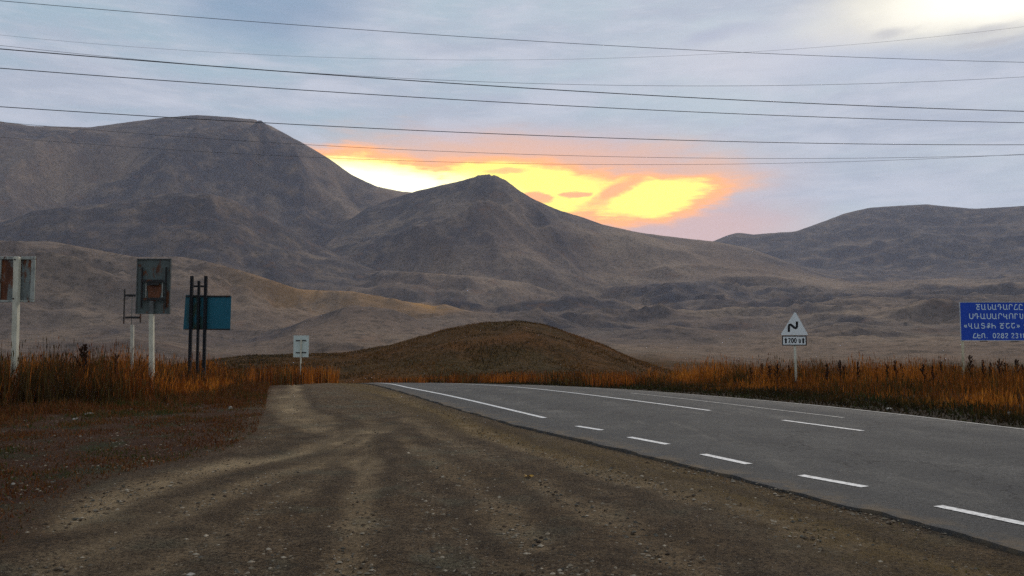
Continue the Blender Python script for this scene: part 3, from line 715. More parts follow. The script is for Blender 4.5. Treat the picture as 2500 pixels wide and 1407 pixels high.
def _arc(cx, cy, rx, ry, n=10): return [(cx + rx * math.cos(2 * math.pi * i / n), cy + ry * math.sin(2 * math.pi * i / n)) for i in range(n + 1)]
GLYPH = {
 'Ճ': [[(0, .93), (.12, 1), (.36, .84), (.6, 1), (.74, .95)], [(.46, .9), (.16, .48), (.08, .2), (.2, .02), (.46, 0), (.64, .14)], [(.12, .50), (.4, .56), (.64, .48)]],
 'Ա': [[(0, 1), (0, .3), (.08, .08), (.3, 0), (.5, .08), (.58, .3)], [(.58, 1), (.58, .12), (.66, .02), (.78, .02)]],
 'Ն': [[(0, 1), (.12, .97), (.12, .25), (.24, .04), (.44, 0), (.6, .14), (.62, .55)]],
 'Պ': [[(.02, .5), (.02, .82), (.14, 1), (.3, .98), (.42, .8)], [(.42, 1), (.42, 0)], [(.42, .45), (.72, .45)]],
 'Ր': [[(0, 0), (0, .72), (.1, .94), (.3, 1), (.48, .93), (.55, .65)]],
 'Հ': [[(.64, .93), (.42, 1), (.26, .8), (.05, .06), (.12, 0), (.7, .04), (.72, .26)]],
 'Ը': [[(.62, 0), (0, 0), (0, .72), (.1, .94), (.3, 1), (.48, .94), (.57, .7)]],
 'Ս': [[(0, 1), (0, .3), (.1, .06), (.3, 0), (.5, .06), (.6, .3), (.6, 1)]],
 'Կ': [[(0, 1), (0, .5), (.12, .38), (.5, .38)], [(.5, .9), (.5, 0), (.68, 0)]],
 'Ո': [[(0, 0), (0, .7), (.1, .94), (.3, 1), (.5, .94), (.6, .7), (.6, 0)]],
 'Ւ': [[(.05, 1), (.05, 0)], [(.05, .78), (.2, .95), (.42, .93), (.5, .72)]],
 'Մ': [[(0, .95), (.14, 1), (.14, .25), (.28, .03), (.48, .04), (.6, .25), (.6, 1)]],
 'Է': [[(0, 1), (0, 0), (.6, 0)], [(0, .5), (.5, .5)]],
 'Վ': [[(0, 1), (0, .6), (.12, .42), (.45, .38)], [(.45, 1), (.45, 0), (.7, 0)]],
 'Յ': [[(.55, .85), (.4, 1), (.15, .98), (.05, .8), (.12, .6), (.48, .54), (.6, .3), (.48, .05), (.2, 0), (.02, .14)]],
 'Ք': [[(.25, 0), (.25, 1), (.48, .98), (.56, .76), (.46, .56), (.25, .5)], [(0, .28), (.6, .28)]],
 'Ի': [[(0, 1), (0, 0)], [(0, .42), (.22, .6), (.45, .52), (.55, .28), (.55, 0)]],
 'Շ': [[(.02, .97), (.58, .97)], [(.24, .95), (.04, .6), (.06, .25), (.25, .03), (.48, .08), (.56, .35)]],
 'Փ': [[(.35, 0), (.35, 1)], _arc(.35, .6, .33, .26)],
 'Բ': [[(.56, 0), (0, 0), (0, .74), (.14, .98), (.38, 1), (.5, .8)], [(0, .45), (.5, .45)]],
 'Ե': [[(0, 1), (0, .16), (.12, 0), (.6, 0)], [(0, .6), (.42, .6), (.55, .44)]],
 'Ռ': [[(0, 0), (0, .7), (.1, .94), (.3, 1), (.5, .94), (.58, .7), (.58, .12), (.76, 0)]],
 'մ': [[(0, .8), (.1, .85), (.1, .2), (.2, .02), (.4, .02), (.52, .2), (.52, .75)]],
 '0': [_arc(.28, .5, .27, .5, 12)], '1': [[(.1, .78), (.3, 1), (.3, 0)]],
 '2': [[(.02, .78), (.12, .96), (.3, 1), (.48, .95), (.54, .74), (.02, 0), (.58, 0)]],
 '3': [[(.03, .85), (.2, 1), (.42, .97), (.5, .76), (.25, .54), (.52, .3), (.44, .04), (.2, 0), (.02, .14)]],
 '8': [_arc(.28, .76, .22, .23), _arc(.28, .26, .27, .27)],
 '«': [[(.28, .7), (.05, .45), (.28, .2)], [(.52, .7), (.3, .45), (.52, .2)]], '»': [[(.05, .7), (.28, .45), (.05, .2)], [(.3, .7), (.52, .45), (.3, .2)]],
 '.': [[(.05, 0), (.12, .06)]]}
def lettering(body, hgt, stroke, m, parent, x0, x1, y, zc):
    """painted strokes, one part for each word, fitted between x0 and x1"""
    adv = lambda ch: .45 if ch == ' ' else max(p[0] for st in GLYPH[ch] for p in st) + .30
    tot = sum(adv(c) for c in body) - .30; k = (x1 - x0) / tot; cur = 0.0
    for word in body.split(' '):
        if not word: cur += .45; continue
        b = MB()
        for ch in word:
            for st in GLYPH[ch]:
                b.tube([(x0 + (cur + p[0]) * k, 0, zc + (p[1] - .5) * hgt) for p in st], stroke / 2, 6)
            cur += adv(ch)
        cur += .45
        for v in b.b.verts: v.co.y = v.co.y * .12 + y
        b.build('lettering', m, parent)

def sign_bends():
    s = sign_base('warning_sign', 1944, 28.5, 'white triangular double bend warning sign with distance plate on leaning post', 'warning sign')
    ax, _, az_ = local(s, 1940, 761); bx0, _, bz = local(s, 1904, 818.5); bx1 = local(s, 1972, 818.5)[0]
    # rounded triangle
    tri = [(ax, az_), (bx0, bz), (bx1, bz)]; pts = []
    for i in range(3):
        p0, p1, p2 = Vector(tri[i - 1]), Vector(tri[i]), Vector(tri[(i + 1) % 3])
        a = p1 + (p0 - p1).normalized() * .07; b = p1 + (p2 - p1).normalized() * .07
        for t in (0, .33, .67, 1): q = a.lerp(p1, t).lerp(p1.lerp(b, t), t); pts.append((q.x, q.y))
    MB().prism(pts, -.06, -.045).build('triangle_plate', M_WHITE, s)
    # double bend symbol
    ctr = [(1924.5, 811), (1924.5, 797), (1926, 793.5), (1929, 793), (1934, 797), (1938.5, 801), (1942, 801.5), (1944, 799), (1944.2, 785)]
    L = [local(s, *c) for c in ctr]; L = [Vector((a, c)) for a, _, c in L]
    w = 2.9 / F * 28.5; up, dn = [], []
    for i, p in enumerate(L):
        t = (L[min(i + 1, len(L) - 1)] - L[max(i - 1, 0)]).normalized(); n = Vector((-t.y, t.x)); up.append(p + n * w); dn.append(p - n * w)
    b = MB()
    for i in range(len(L) - 1):
        b.b.faces.new([b.b.verts.new((q.x, -.0625, q.y)) for q in (up[i], up[i + 1], dn[i + 1], dn[i])])
    bmesh.ops.remove_doubles(b.b, verts=b.b.verts, dist=.0005); b.build('bend_symbol', M_INK, s)
    x0, x1, z0, z1 = rect(s, 1908, 819.5, 1967.5, 844)
    plate(x0, x1, z0, z1, -.055, .012, .003).build('distance_plate', M_WHITE, s)
    t = .035
    for (a, b_, c, d) in ((x0, x1, z1 - t, z1), (x0, x1, z0, z0 + t)): plate(a, b_, c, d, -.066, .008, .001).build('plate_border', M_INK, s)
    for (a, b_) in ((x0, x0 + t), (x1 - t, x1)): plate(a, b_, z0 + t + .001, z1 - t - .001, -.066, .008, .001).build('plate_border', M_INK, s)
    zc = (z0 + z1) / 2
    for px in (1917, 1959.5):
        c = local(s, px, 832)[0]; k = .8 / 100
        MB().prism([(c - 4.2 * k, zc - 12.5 * k), (c + 4.2 * k, zc - 12.5 * k), (c + 4.2 * k, zc + 3 * k), (c + 7 * k, zc + 3 * k), (c, zc + 13 * k), (c - 7 * k, zc + 3 * k), (c - 4.2 * k, zc + 3 * k)], -.0635, -.061).build('arrow', M_INK, s)
    cx = local(s, 1938.5, 832)[0]
    lettering('200 մ', .16, .036, M_INK, s, local(s, 1923.5, 832)[0], local(s, 1953, 832)[0], -.062, zc)
    zt = az_ - .25; xt = local(s, 1938, 790)[0]
    MB().tube([(0, 0, -.3), (0, 0, .32)], .062, 12).build('post_foot', M_IRON, s, True)
    post(s, xt, zt, .085, M_POST, 'post', .0, True)
sign_bends()

def sign_service():
    Y = 30.5
    s = sign_base('information_sign', 2350, Y, 'blue road sign with four lines of white Armenian lettering at right edge', 'information sign')
    x0, x1, z0, z1 = rect(s, 2345, 739, 2543, 831)
    plate(x0, x1, z0, z1, -.05, .014, .004).build('panel', M_SIGNBLUE, s)
    t = .022
    for (a, b, c, d) in ((x0, x1, z1 + .001, z1 + t), (x0, x1, z0 - t, z0 - .001)): plate(a, b, c, d, -.05, .03, .003).build('edge_strip', M_EDGE, s)
    for (a, b) in ((x0 - t, x0 - .001), (x1 + .001, x1 + t)): plate(a, b, z0 - t, z1 + t, -.05, .03, .003).build('edge_strip', M_EDGE, s)
    rows = [('ՃԱՆԱՊԱՐՀԸ', 750, 2381, 2494, .215), ('ՍՊԱՍԱՐԿՈՒՄ Է', 772.5, 2365, 2514, .215), ('«ՎԱՅՔԻ ՃՇՇ» ՓԲԸ', 796, 2351, 2534, .205), ('ՀԵՌ.  0282 23112', 820, 2373, 2507, .185)]
    for body, py, a, b, sz in rows:
        lettering(body, sz * .92, .030, M_SIGNTXT, s, local(s, a, py)[0], local(s, b, py)[0], -.058, local(s, a, py)[2])
    zt = z1 - .1
    for px in (2351, 2538):
        xx = local(s, px, 850)[0]; post(s, xx, zt, .095, M_YPOST, 'post', xx - (.02 if px < 2400 else 0), True)
    for px in (2401, 2476):
        a, b, c, d = rect(s, px - 9, 832.6, px + 9, 834.4); plate(a, b, c, d, -.02, .04, .003).build('bracket_bar', M_IRON, s)
sign_service()

# ------------------------------------------------------------------ overhead cables
m_cab, T_ = mat('weathered_cable'); T_.bsdf(T_.mix(T_.noise(T_.obj(), 3, 3), (.055, .06, .07), (.10, .105, .115)), .6, .4)
def cable(pts, Yl, Yr, dia, label, splice=None):
    # a straight run in plan, hanging as a parabola
    PL = at(0, 300, Yl); PR = at(2500, 300, Yr); u = Vector((PR.x - PL.x, PR.y - PL.y)); L = u.length; u /= L
    S, Zs = [], []
    for px, py in pts:
        d = ray(px, py)                      # meet the vertical plane through the run
        den = d.x * u.y - d.y * u.x; t = (PL.x * u.y - PL.y * u.x) / den
        S.append((Vector((t * d.x, t * d.y)) - Vector((PL.x, PL.y))).dot(u)); Zs.append(CZ + t * d.z)
    co = np.polyfit(S, Zs, 2)
    ss_ = np.linspace(-.45 * L, 1.45 * L, 90)
    P = [(PL.x + u.x * s_, PL.y + u.y * s_, float(np.polyval(co, s_))) for s_ in ss_]
    o = MB().tube(P, dia / 2, 6).build('power_cable', m_cab, None, True)
    tag(o, label, 'cable', 'power cables across the sky')
    if splice:
        d = ray(*splice); den = d.x * u.y - d.y * u.x; t = (PL.x * u.y - PL.y * u.x) / den
        s_ = (Vector((t * d.x, t * d.y)) - Vector((PL.x, PL.y))).dot(u)
        f = lambda q: (PL.x + u.x * q, PL.y + u.y * q, float(np.polyval(co, q)))
        MB().tube([f(s_ - .32), f(s_ - .2), f(s_ + .2), f(s_ + .32)], [dia * .6, .05, .05, dia * .6], 8).build('splice', m_cab, o, True)
cable([(0, 2), (625, 53), (1250, 100), (1875, 129), (2500, 153)], 34, 46, .026, 'thin cable, topmost of those sloping down from the upper left corner')
cable([(0, 88), (480, 120), (960, 147), (1250, 148), (1700, 134), (2500, 65)], 74, 78, .020, 'faint sagging cable with a small dark splice, rising to the upper right')
cable([(0, 121), (625, 167), (1250, 215), (1875, 248), (2500, 272)], 34, 46, .046, 'thickest dark cable, upper of the two thick ones crossing mid sky')
cable([(0, 167), (625, 212), (1250, 252), (1875, 281), (2500, 300)], 34, 46, .038, 'dark cable just below the thickest one, running parallel to it')
cable([(0, 261), (640, 299), (1250, 330), (1875, 347), (2500, 354)], 34, 46, .036, 'dark cable grazing the top of the left mountain')
cable([(0, 112), (430, 152), (850, 185), (1250, 203), (1700, 210), (2500, 188)], 70, 76, .032, 'thin cable parting from the thickest one and rising to the right')
cable([(40, 302), (288, 323), (740, 352), (1250, 376), (1700, 387), (2500, 378)], 70, 76, .034, 'thin cable crossing the orange glow, upper of the two')
cable([(58, 341), (288, 357), (870, 387), (1250, 399), (1700, 404), (2500, 376)], 72, 78, .030, 'lowest thin cable, crossing the yellow glow above the peak')

# ------------------------------------------------------------------ grass
m_grass, T_ = mat('dry_grass_blades'); gc = T_.attr('col', 'Color')
b_ = T_.bsdf(gc, .85, .1)
tl_ = T_.n('ShaderNodeBsdfTranslucent'); T_.put(tl_.inputs[0], gc); mx_ = T_.n('ShaderNodeMixShader'); mx_.inputs[0].default_value = .3
T_.t.links.new(b_.outputs[0], mx_.inputs[1]); T_.t.links.new(tl_.outputs[0], mx_.inputs[2])
T_.t.links.new(mx_.outputs[0], [n for n in T_.t.nodes if n.type == 'OUTPUT_MATERIAL'][0].inputs[0])
def blades(name, x, y, h, w, cols, label, lean=.18, heads=.0, z=None, headcol=None):
    n = len(x); z = ground_z(x, y) - .02 if z is None else z
    a = RNG.uniform(0, 2 * math.pi, n); la = RNG.uniform(0, 2 * math.pi, n); ln = np.abs(RNG.normal(0, lean, n)) * h
    dx, dy = np.cos(a) * w / 2, np.sin(a) * w / 2
    lx, ly = np.cos(la) * ln, np.sin(la) * ln
    P0 = np.stack([x - dx, y - dy, z], 1); P1 = np.stack([x + dx, y + dy, z], 1)
    P2 = np.stack([x - dx * .8 + lx * .35, y - dy * .8 + ly * .35, z + h * .55], 1); P3 = np.stack([x + dx * .8 + lx * .35, y + dy * .8 + ly * .35, z + h * .55], 1)
    P4 = np.stack([x + lx, y + ly, z + h * (1 - .12 * (ln / h))], 1)
    V = np.stack([P0, P1, P2, P3, P4], 1).reshape(-1, 3)
    i = np.arange(n) * 5
    tri = np.concatenate([np.stack([i, i + 1, i + 3], 1), np.stack([i, i + 3, i + 2], 1), np.stack([i + 2, i + 3, i + 4], 1)])
    C = np.repeat(cols, 5, 0)
    if heads > 0:
        k = np.where(RNG.random(n) < heads)[0]; t = P4[k]; hh = RNG.uniform(.05, .14, len(k)) ; hw = RNG.uniform(.006, .016, len(k))
        ca = RNG.uniform(0, math.pi, len(k)); ex, ey = np.cos(ca) * hw, np.sin(ca) * hw
        Q = np.stack([t + np.stack([0 * hh, 0 * hh, -hh], 1), t + np.stack([ex, ey, 0 * hh], 1), t + np.stack([0 * hh, 0 * hh, hh], 1), t - np.stack([ex, ey, 0 * hh], 1)], 1).reshape(-1, 3)
        j = len(V) + np.arange(len(k)) * 4
        tri = np.concatenate([tri, np.stack([j, j + 1, j + 2], 1), np.stack([j, j + 2, j + 3], 1)])
        V = np.vstack([V, Q]); C = np.vstack([C, np.repeat(cols[k] * .8 if headcol is None else np.tile(headcol, (len(k), 1)), 4, 0)])
    me = mesh_np(name, V, tri, False); add_col(me, 'col', C)
    o = link(name, me, m_grass); tag(o, label, 'grass', kind='stuff'); return o
def palette(n, x, y, cs, scale=.6, seed=0):
    """blend of tuft colours, patchy over the ground"""
    cs = np.array(cs); t = np.clip(.5 + .9 * fbm(x * scale, y * scale, 3, seed) + RNG.normal(0, .22, n), 0, .999) * (len(cs) - 1)
    i = t.astype(int); f = (t - i)[:, None]
    return (cs[i] * (1 - f) + cs[np.minimum(i + 1, len(cs) - 1)] * f) * RNG.uniform(.6, 1.7, (n, 1))
def scatter(n, poly, clump=.0, nclump=1):
    p = np.array(poly); lo, hi = p.min(0), p.max(0); X = []; Y = []; c = 0
    while c < n:
        x = RNG.uniform(lo[0], hi[0], n * 2); y = RNG.uniform(lo[1], hi[1], n * 2)
        k = in_poly(x, y, poly); x, y = x[k], y[k]
        if clump:
            keep = RNG.random(len(x)) < np.clip(.5 + clump * fbm(x * 1.3, y * 1.3, 3, 31), .04, 1); x, y = x[keep], y[keep]
        X.append(x); Y.append(y); c += len(x)
    return np.concatenate(X)[:n], np.concatenate(Y)[:n]
STRAW = [(.46, .175, .024), (.37, .118, .015), (.24, .074, .012), (.14, .040, .009), (.060, .022, .008), (.10, .070, .020), (.035, .020, .007)]
# tall stand on the left
LP = [(-14.5, 17.4), (-12.2, 18.2), (-10.6, 19.4), (-9.4, 21.4), (-9.2, 24.5), (-9.6, 28), (-10.2, 32), (-12.8, 40), (-30, 40), (-26, 19), (-18, 17)]
x, y = scatter(80000, LP, 1.3)
hmap = np.clip(1.16 + .75 * fbm(x * .6, y * .5, 4, 15), .4, 1.6) * np.clip(.22 + .5 * dist_line(x, y, LP[:8]), .2, 1) * np.clip(1.12 - .026 * (y - 20), .6, 1.2)
h = hmap * (.45 + .75 * RNG.random(len(x)) ** 1.6)
blades('tall_dry_grass', x, y, h, RNG.uniform(.012, .028, len(x)), palette(len(x), x, y, STRAW, .45, 2), 'tall orange brown dry grass around the sign posts on the left', .28, .35)
# strip along the crest
CP = [(-13.2, 40), (-11.0, 34), (-9.9, 37), (-9.7, 41), (-9.3, 43.5), (-9.9, 46), (-13.4, 56), (-24, 54), (-34, 46), (-30, 40)]
x, y = scatter(17000, CP, .8)
blades('crest_dry_grass', x, y, RNG.uniform(.45, 1.05, len(x)), RNG.uniform(.02, .04, len(x)), palette(len(x), x, y, STRAW, .4, 4), 'orange dry grass fringe along the crest round the small pale sign', .15, .4)
CP2 = [(-8.5, 52.5), (-3.8, 43), (-.5, 37), (3.5, 30), (7, 34), (5, 44), (-2, 56), (-12, 62)]
x, y = scatter(13000, CP2, .7)
blades('crest_low_grass', x, y, RNG.uniform(.22, .62, len(x)), RNG.uniform(.02, .035, len(x)), palette(len(x), x, y, STRAW[1:], .5, 6), 'low brown grass behind the far edge of the road', .2, .3)
# right bank
RP = [(4.3, 29.8), (6.6, 25.4), (8.3, 21.9), (9.4, 18.3), (10.2, 15.2), (12, 8.5), (30, 8.5), (30, 36), (10, 38), (6, 36)]
x, y = scatter(85000, RP, 1.5)
fd = dist_line(x, y, FE[::3])
q_ = np.clip((fd - 1.2) / 6.5, 0, 1); hmap = (.10 + .74 * q_ * q_ * (3 - 2 * q_)) * np.clip(1 + .6 * fbm(x * .6, y * .6, 4, 16), .4, 1.6)
keep = (RNG.random(len(x)) < np.clip(.95 + .1 * fd, .25, 1)); x, y, hmap, fd = x[keep], y[keep], hmap[keep], fd[keep]
RIGHT = [(.40, .150, .020), (.31, .098, .013), (.20, .064, .011), (.13, .040, .009), (.075, .050, .013), (.030, .024, .008)]
colr = palette(len(x), x, y, RIGHT, .4, 8)
lowv = np.clip(1.5 - fd / 2.6 + .5 * fbm(x * .6, y * .6, 3, 61), 0, 1)[:, None]
colr = colr * (1 - lowv) + lowv * palette(len(x), x, y, [(.024, .026, .008), (.045, .030, .010), (.014, .010, .005)], .8, 9)
blades('roadside_grass', x, y, hmap * (.45 + .8 * RNG.random(len(x)) ** 1.5), RNG.uniform(.010, .024, len(x)), colr, 'orange and dark green grass bank on the far side of the road', .32, .35)
# matted dark growth right at the far edge of the asphalt
t = RNG.random(26000); i = (t * 200 + 12).astype(int); off = RNG.uniform(.02, 3.4, len(t))
tx = np.gradient(FE[:, 0]); ty = np.gradient(FE[:, 1]); tl = np.hypot(tx, ty)
x = FE[i, 0] + ty[i] / tl[i] * off + RNG.normal(0, .15, len(t)); y = FE[i, 1] - tx[i] / tl[i] * off + RNG.normal(0, .15, len(t))
k = (~in_poly(x, y, ROAD_POLY)) & (y > 6) & (y < 38); x, y, off = x[k], y[k], off[k]
blades('bank_undergrowth', x, y, (.05 + .05 * off) * RNG.uniform(.5, 1.5, len(x)), RNG.uniform(.02, .05, len(x)), palette(len(x), x, y, [(.016, .020, .006), (.040, .024, .009), (.012, .009, .004), (.030, .034, .009)], .9, 19), 'matted dark green growth at the far edge of the asphalt', .6)
# short growth on the soil in front of the left stand
SP = [(-5.4, 6.6)] + [tuple(p) for p in SOIL_EDGE[2:10]] + [(-9.9, 33), (-11.5, 30), (-11.0, 24), (-12.5, 19.5), (-18, 18.6), (-16, 14), (-9, 8.2)]
x, y = scatter(60000, SP, 1.1)
dd = dist_line(x, y, LP[:8])
h = RNG.uniform(.02, .085, len(x)) + .34 * np.exp(-dd / 1.7) * RNG.uniform(.1, 1, len(x))
blades('short_soil_grass', x, y, h, RNG.uniform(.008, .022, len(x)), palette(len(x), x, y, [(.030, .042, .010), (.115, .042, .012), (.060, .020, .007), (.15, .055, .016), (.040, .044, .012)], .5, 11), 'short dark reddish brown grass and weeds on the left verge', .6)
# thin grass on the gravel verge beside the asphalt
t = RNG.random(16000); i = (t * 205 + 8).astype(int); off = np.abs(RNG.normal(.62, .42, len(t))) + .06
tx = np.gradient(NE[:, 0]); ty = np.gradient(NE[:, 1]); tl = np.hypot(tx, ty)
x = NE[i, 0] - ty[i] / tl[i] * off + RNG.normal(0, .1, len(t)); y = NE[i, 1] + tx[i] / tl[i] * off + RNG.normal(0, .1, len(t))
k = (~in_poly(x, y, ROAD_POLY)) & (y > 2) & (RNG.random(len(t)) < np.clip(.5 + 1.2 * fbm(x * .9, y * .9, 3, 44), 0, 1)); x, y = x[k], y[k]
blades('verge_grass', x, y, RNG.uniform(.015, .06, len(x)), RNG.uniform(.005, .012, len(x)), palette(len(x), x, y, [(.16, .095, .030), (.12, .060, .020), (.075, .070, .020)], .7, 13), 'thin yellowish grass along the broken asphalt edge', .7)
# tussocks on the mound and on the slope before it
a = RNG.uniform(-.40, .30, 60000); r = RNG.uniform(74, 150, 60000) ; x = r * np.sin(a); y = r * np.cos(a)
blades('mound_grass', x, y, np.clip(.16 + .25 * fbm(x * .3, y * .3, 3, 71), .05, .45) * RNG.uniform(.6, 1.4, len(x)), RNG.uniform(.05, .12, len(x)), palette(len(x), x, y, [(.13, .060, .016), (.085, .044, .013), (.055, .034, .011), (.030, .022, .008)], .09, 17), 'brown grass tussocks covering the round mound', .4)

# ------------------------------------------------------------------ gravel
def gravel():
    n = 62000
    r = 4.2 * np.exp(RNG.random(n) * math.log(24 / 4.2)) ; a = RNG.uniform(-.72, .66, n)
    x = r * np.sin(a); y = r * np.cos(a)
    k = ~in_poly(x, y, ROAD_POLY) & ~in_poly(x, y, np.vstack([FE, [(-14, 90), (90, 90), (90, -14)]])) & (RNG.random(n) < np.clip(.55 + .9 * fbm(x * .6, y * .6, 3, 91), .08, 1))
    x, y = x[k], y[k]; n = len(x)
    s = np.exp(RNG.normal(math.log(.011), .55, n)); s = np.clip(s, .004, .030)
    z = ground_z(x, y) + s * .15
    O = np.array([(1, 0, 0), (0, 1, 0), (-1, 0, 0), (0, -1, 0), (0, 0, .75), (0, 0, -.6)], float)
    Fc = np.array([(0, 1, 4), (1, 2, 4), (2, 3, 4), (3, 0, 4), (1, 0, 5), (2, 1, 5), (3, 2, 5), (0, 3, 5)])
    ang = RNG.uniform(0, 6.28, n); ca, sa = np.cos(ang)[:, None], np.sin(ang)[:, None]
    P = O[None] * RNG.uniform(.65, 1.35, (n, 6, 1)) * s[:, None, None]
    X = P[..., 0] * ca - P[..., 1] * sa * .75; Y = P[..., 0] * sa + P[..., 1] * ca * .75
    V = np.stack([X + x[:, None], Y + y[:, None], P[..., 2] * .55 + z[:, None]], -1).reshape(-1, 3)
    Fs = (Fc[None] + (np.arange(n) * 6)[:, None, None]).reshape(-1, 3)
    me = mesh_np('gravel', V, Fs, False)
    base = np.array([(.12, .090, .058), (.18, .145, .10), (.055, .038, .024), (.28, .235, .17), (.08, .074, .058)])
    add_col(me, 'col', np.repeat(base[RNG.integers(0, 5, n)] * RNG.uniform(.6, 1.3, (n, 1)), 6, 0))
    m, T = mat('gravel_stones'); T.bsdf(T.attr('col', 'Color'), .95, .15)
    tag(link('gravel', me, m), 'loose gravel and grit scattered over the lot', 'gravel', kind='stuff')
gravel()

# ------------------------------------------------------------------ pale stones and scraps lying about
m_stone, T_ = mat('pale_stone'); T_.bsdf(T_.mix(T_.noise(T_.obj(), 9, 5, .6), (.24, .22, .18), (.40, .37, .31)), .9, .2, normal=T_.bump(T_.noise(T_.obj(), 24, 4, .6), .5, .02))
def stone(px, py, wpx, hpx, label, seed):
    X, Y = hit(px, py); w = wpx / F * Y; hgt = hpx / F * Y * 1.1
    b = bmesh.new(); bmesh.ops.create_icosphere(b, subdivisions=2, radius=.5); rg = random.Random(seed)
    ph = [rg.uniform(0, 6) for _ in range(6)]
    for v in b.verts:
        c = v.co; k = 1 + .22 * math.sin(5 * c.x + ph[0]) * math.cos(4 * c.y + ph[1]) + .16 * math.sin(9 * c.y + 6 * c.z + ph[2])
        v.co = Vector((c.x * k * w, c.y * k * w * .7, max(c.z, -.3) * k * hgt * 1.3))
    for f in b.faces: f.smooth = False
    me = bpy.data.meshes.new('stone'); b.to_mesh(me); b.free()
    o = link('stone', me, m_stone); o.location = (X, Y, float(ground_z(X, Y)) + .22 * hgt); o.rotation_euler.z = rg.uniform(-.4, .4)
    tag(o, label, 'stone', 'pale stones on the bare ground')
for i, (px, py, w, hh, lab) in enumerate([
    (160, 1005, 22, 6, 'largest flat pale stone at the foot of the left grass'), (216, 1013, 24, 5, 'long flat pale stone right of the largest one below the left grass'),
    (183, 1024, 13, 4, 'small pale stone below the two flat ones by the left grass'), (563, 999, 9, 9, 'upright pale stone at the dark clump left of the ruts'),
    (322, 1002, 14, 3, 'thin pale stone on the soil below the middle of the left grass'), (32, 1178, 12, 5, 'pale stone alone on dark soil near the left edge'),
    (370, 1118, 14, 3, 'thin pale stone where the soil meets the pale track'), (466, 1402, 24, 8, 'pale stone at the bottom edge of the lot, left of centre'),
    (976, 1402, 18, 5, 'pale stone at the bottom edge of the lot, nearer the centre'), (2462, 1012, 22, 9, 'yellowish pale stone in the grass bank below the blue sign'),
    (2170, 998, 16, 5, 'pale stone at the dark foot of the grass bank right of the warning sign')]):
    stone(px, py, w, hh, lab, i)
def leaf():
    X, Y = hit(1290, 1160); m, T = mat('yellow_leaf'); T.bsdf(T.mix(T.noise(T.obj(), 30, 3), (.50, .30, .06), (.36, .20, .04)), .7, .2)
    b = bmesh.new(); pts = []
    for i in range(20):
        a = 2 * math.pi * i / 20; rr = .05 * (1 + .45 * math.cos(5 * a)); pts.append(b.verts.new((rr * math.cos(a), rr * math.sin(a) * .8, .012 + .012 * math.sin(3 * a))))
    c = b.verts.new((0, 0, .004))
    for i in range(20): b.faces.new((pts[i], pts[(i + 1) % 20], c))
    me = bpy.data.meshes.new('fallen_leaf'); b.to_mesh(me); b.free()
    o = link('fallen_leaf', me, m); o.location = (X, Y, float(ground_z(X, Y)) + .012); tag(o, 'yellow fallen leaf lying alone on the gravel', 'leaf')
leaf()

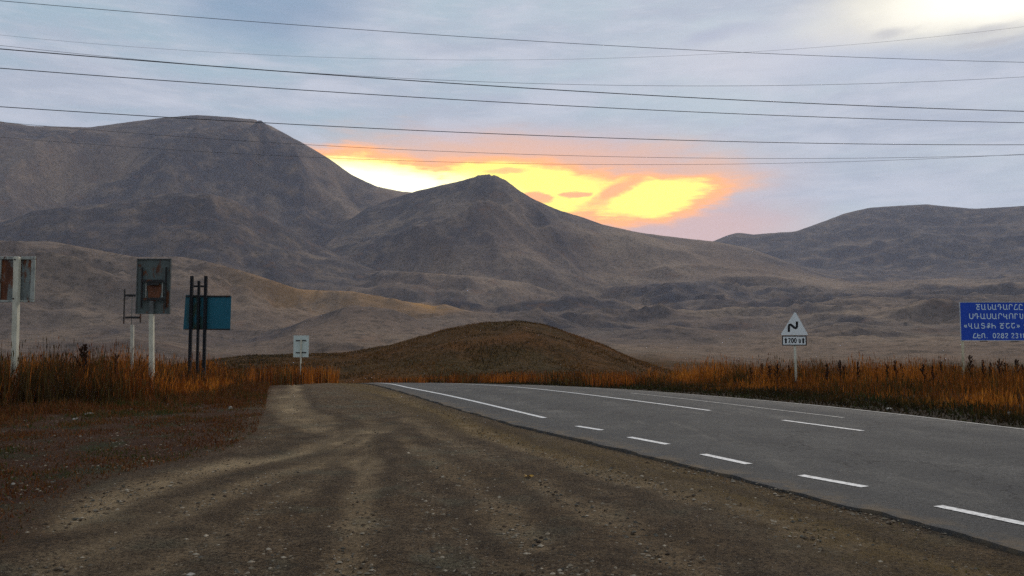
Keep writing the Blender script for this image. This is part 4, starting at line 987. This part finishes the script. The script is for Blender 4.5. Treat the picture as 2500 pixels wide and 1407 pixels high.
# ------------------------------------------------------------------ tall dry weeds standing above the bank
m_weed, T_ = mat('dark_dry_weed'); T_.bsdf(T_.mix(T_.noise(T_.obj(), 14, 3), (.020, .010, .006), (.050, .022, .010)), .9, .1)
def weed_meshes(seed):
    rg = random.Random(seed); st = MB(); sh = MB(); H = 1.0
    st.tube([(0, 0, -.1), (rg.uniform(-.02, .02), 0, .5), (rg.uniform(-.04, .04), 0, H)], [.012, .009, .004], 5)
    for i in range(11):
        z = .42 + .55 * i / 11; a = rg.uniform(0, 6.28); L = (.20 - .12 * i / 11) * rg.uniform(.6, 1.2)
        e = (math.cos(a) * L * .6, math.sin(a) * L * .6, z + L * 1.1)
        st.tube([(0, 0, z), e], [.005, .003], 4, False)
        for k in range(5):
            t = .35 + .16 * k; c = Vector((e[0] * t, e[1] * t, z + (e[2] - z) * t)); s = rg.uniform(.011, .022)
            r_ = bmesh.ops.create_icosphere(sh.b, subdivisions=1, radius=s)
            for v in r_['verts']: v.co = Vector((v.co.x, v.co.y, v.co.z * rg.uniform(1.2, 1.7))) + c
    for k in range(14):
        z = .66 + .36 * k / 14; s = rg.uniform(.012, .022) * (1.15 - .5 * k / 14)
        r_ = bmesh.ops.create_icosphere(sh.b, subdivisions=1, radius=s)
        ox, oy = rg.uniform(-.02, .02), rg.uniform(-.02, .02)
        for v in r_['verts']: v.co = Vector((v.co.x + ox, v.co.y + oy, v.co.z * 1.5 + z))
    out = []
    for b, nm in ((st, 'stem'), (sh, 'seed_head')):
        bmesh.ops.recalc_face_normals(b.b, faces=b.b.faces); me = bpy.data.meshes.new(nm); b.b.to_mesh(me); b.b.free(); me.materials.append(m_weed); out.append(me)
    return out
WEEDS = [weed_meshes(i) for i in range(5)]
def weed(px, top, Y, label, group='dry weed stalks above the grass'):
    p = at(px, top, Y); z = float(ground_z(p.x, Y)); hgt = p.z - z
    o = empty('weed_plant', (p.x, Y, z), random.uniform(0, 6)); o.scale = (hgt * random.uniform(.85, 1.25),) * 2 + (hgt,)
    tag(o, label, 'weed', group)
    for me in WEEDS[random.randrange(5)]:
        c = link(me.name, me, None, o)
        if me.name.startswith('seed'): c['kind'] = 'stuff'
weed(2368, 868, 27, 'tallest dark weed stalk, just right of the blue sign post')
for px, top in ((2398, 880), (2418, 884), (2440, 879), (2455, 886), (2480, 878), (2497, 892)):
    weed(px, top, random.uniform(25, 29), 'dark dry weed stalk standing below the blue sign lettering')
for px, top in ((2255, 890), (2275, 893), (2297, 884), (2330, 894), (2186, 880), (2200, 889), (2165, 890), (2140, 896), (2093, 884), (2060, 892), (2050, 880), (2020, 889)):
    weed(px, top, random.uniform(26, 31), 'dark dry weed stalk between the warning sign and the blue sign')
for px, top in ((1897, 889), (1878, 893), (1860, 888), (1832, 897), (1925, 892)):
    weed(px, top, random.uniform(28, 32), 'dark dry weed stalk to the left of the warning sign post')
for px, top in ((205, 842), (285, 864)):
    weed(px, top, random.uniform(21, 25), 'dark dry weed stalk rising from the tall grass on the left')

# ------------------------------------------------------------------ evening air
b = MB().box((0, 0, 342), (7600, 7600, 730)); hz_m = bpy.data.materials.new('evening_haze'); hz_m.use_nodes = True
T = NT(hz_m.node_tree); vol = T.n('ShaderNodeVolumePrincipled'); vol.inputs['Color'].default_value = (.68, .77, 1.0, 1)
vol.inputs['Density'].default_value = .000085; vol.inputs['Anisotropy'].default_value = .0
oo = T.n('ShaderNodeOutputMaterial'); T.t.links.new(vol.outputs[0], oo.inputs['Volume'])
hz_o = b.build('haze', hz_m); tag(hz_o, 'thin bluish evening haze in the valley air', 'haze', kind='stuff')
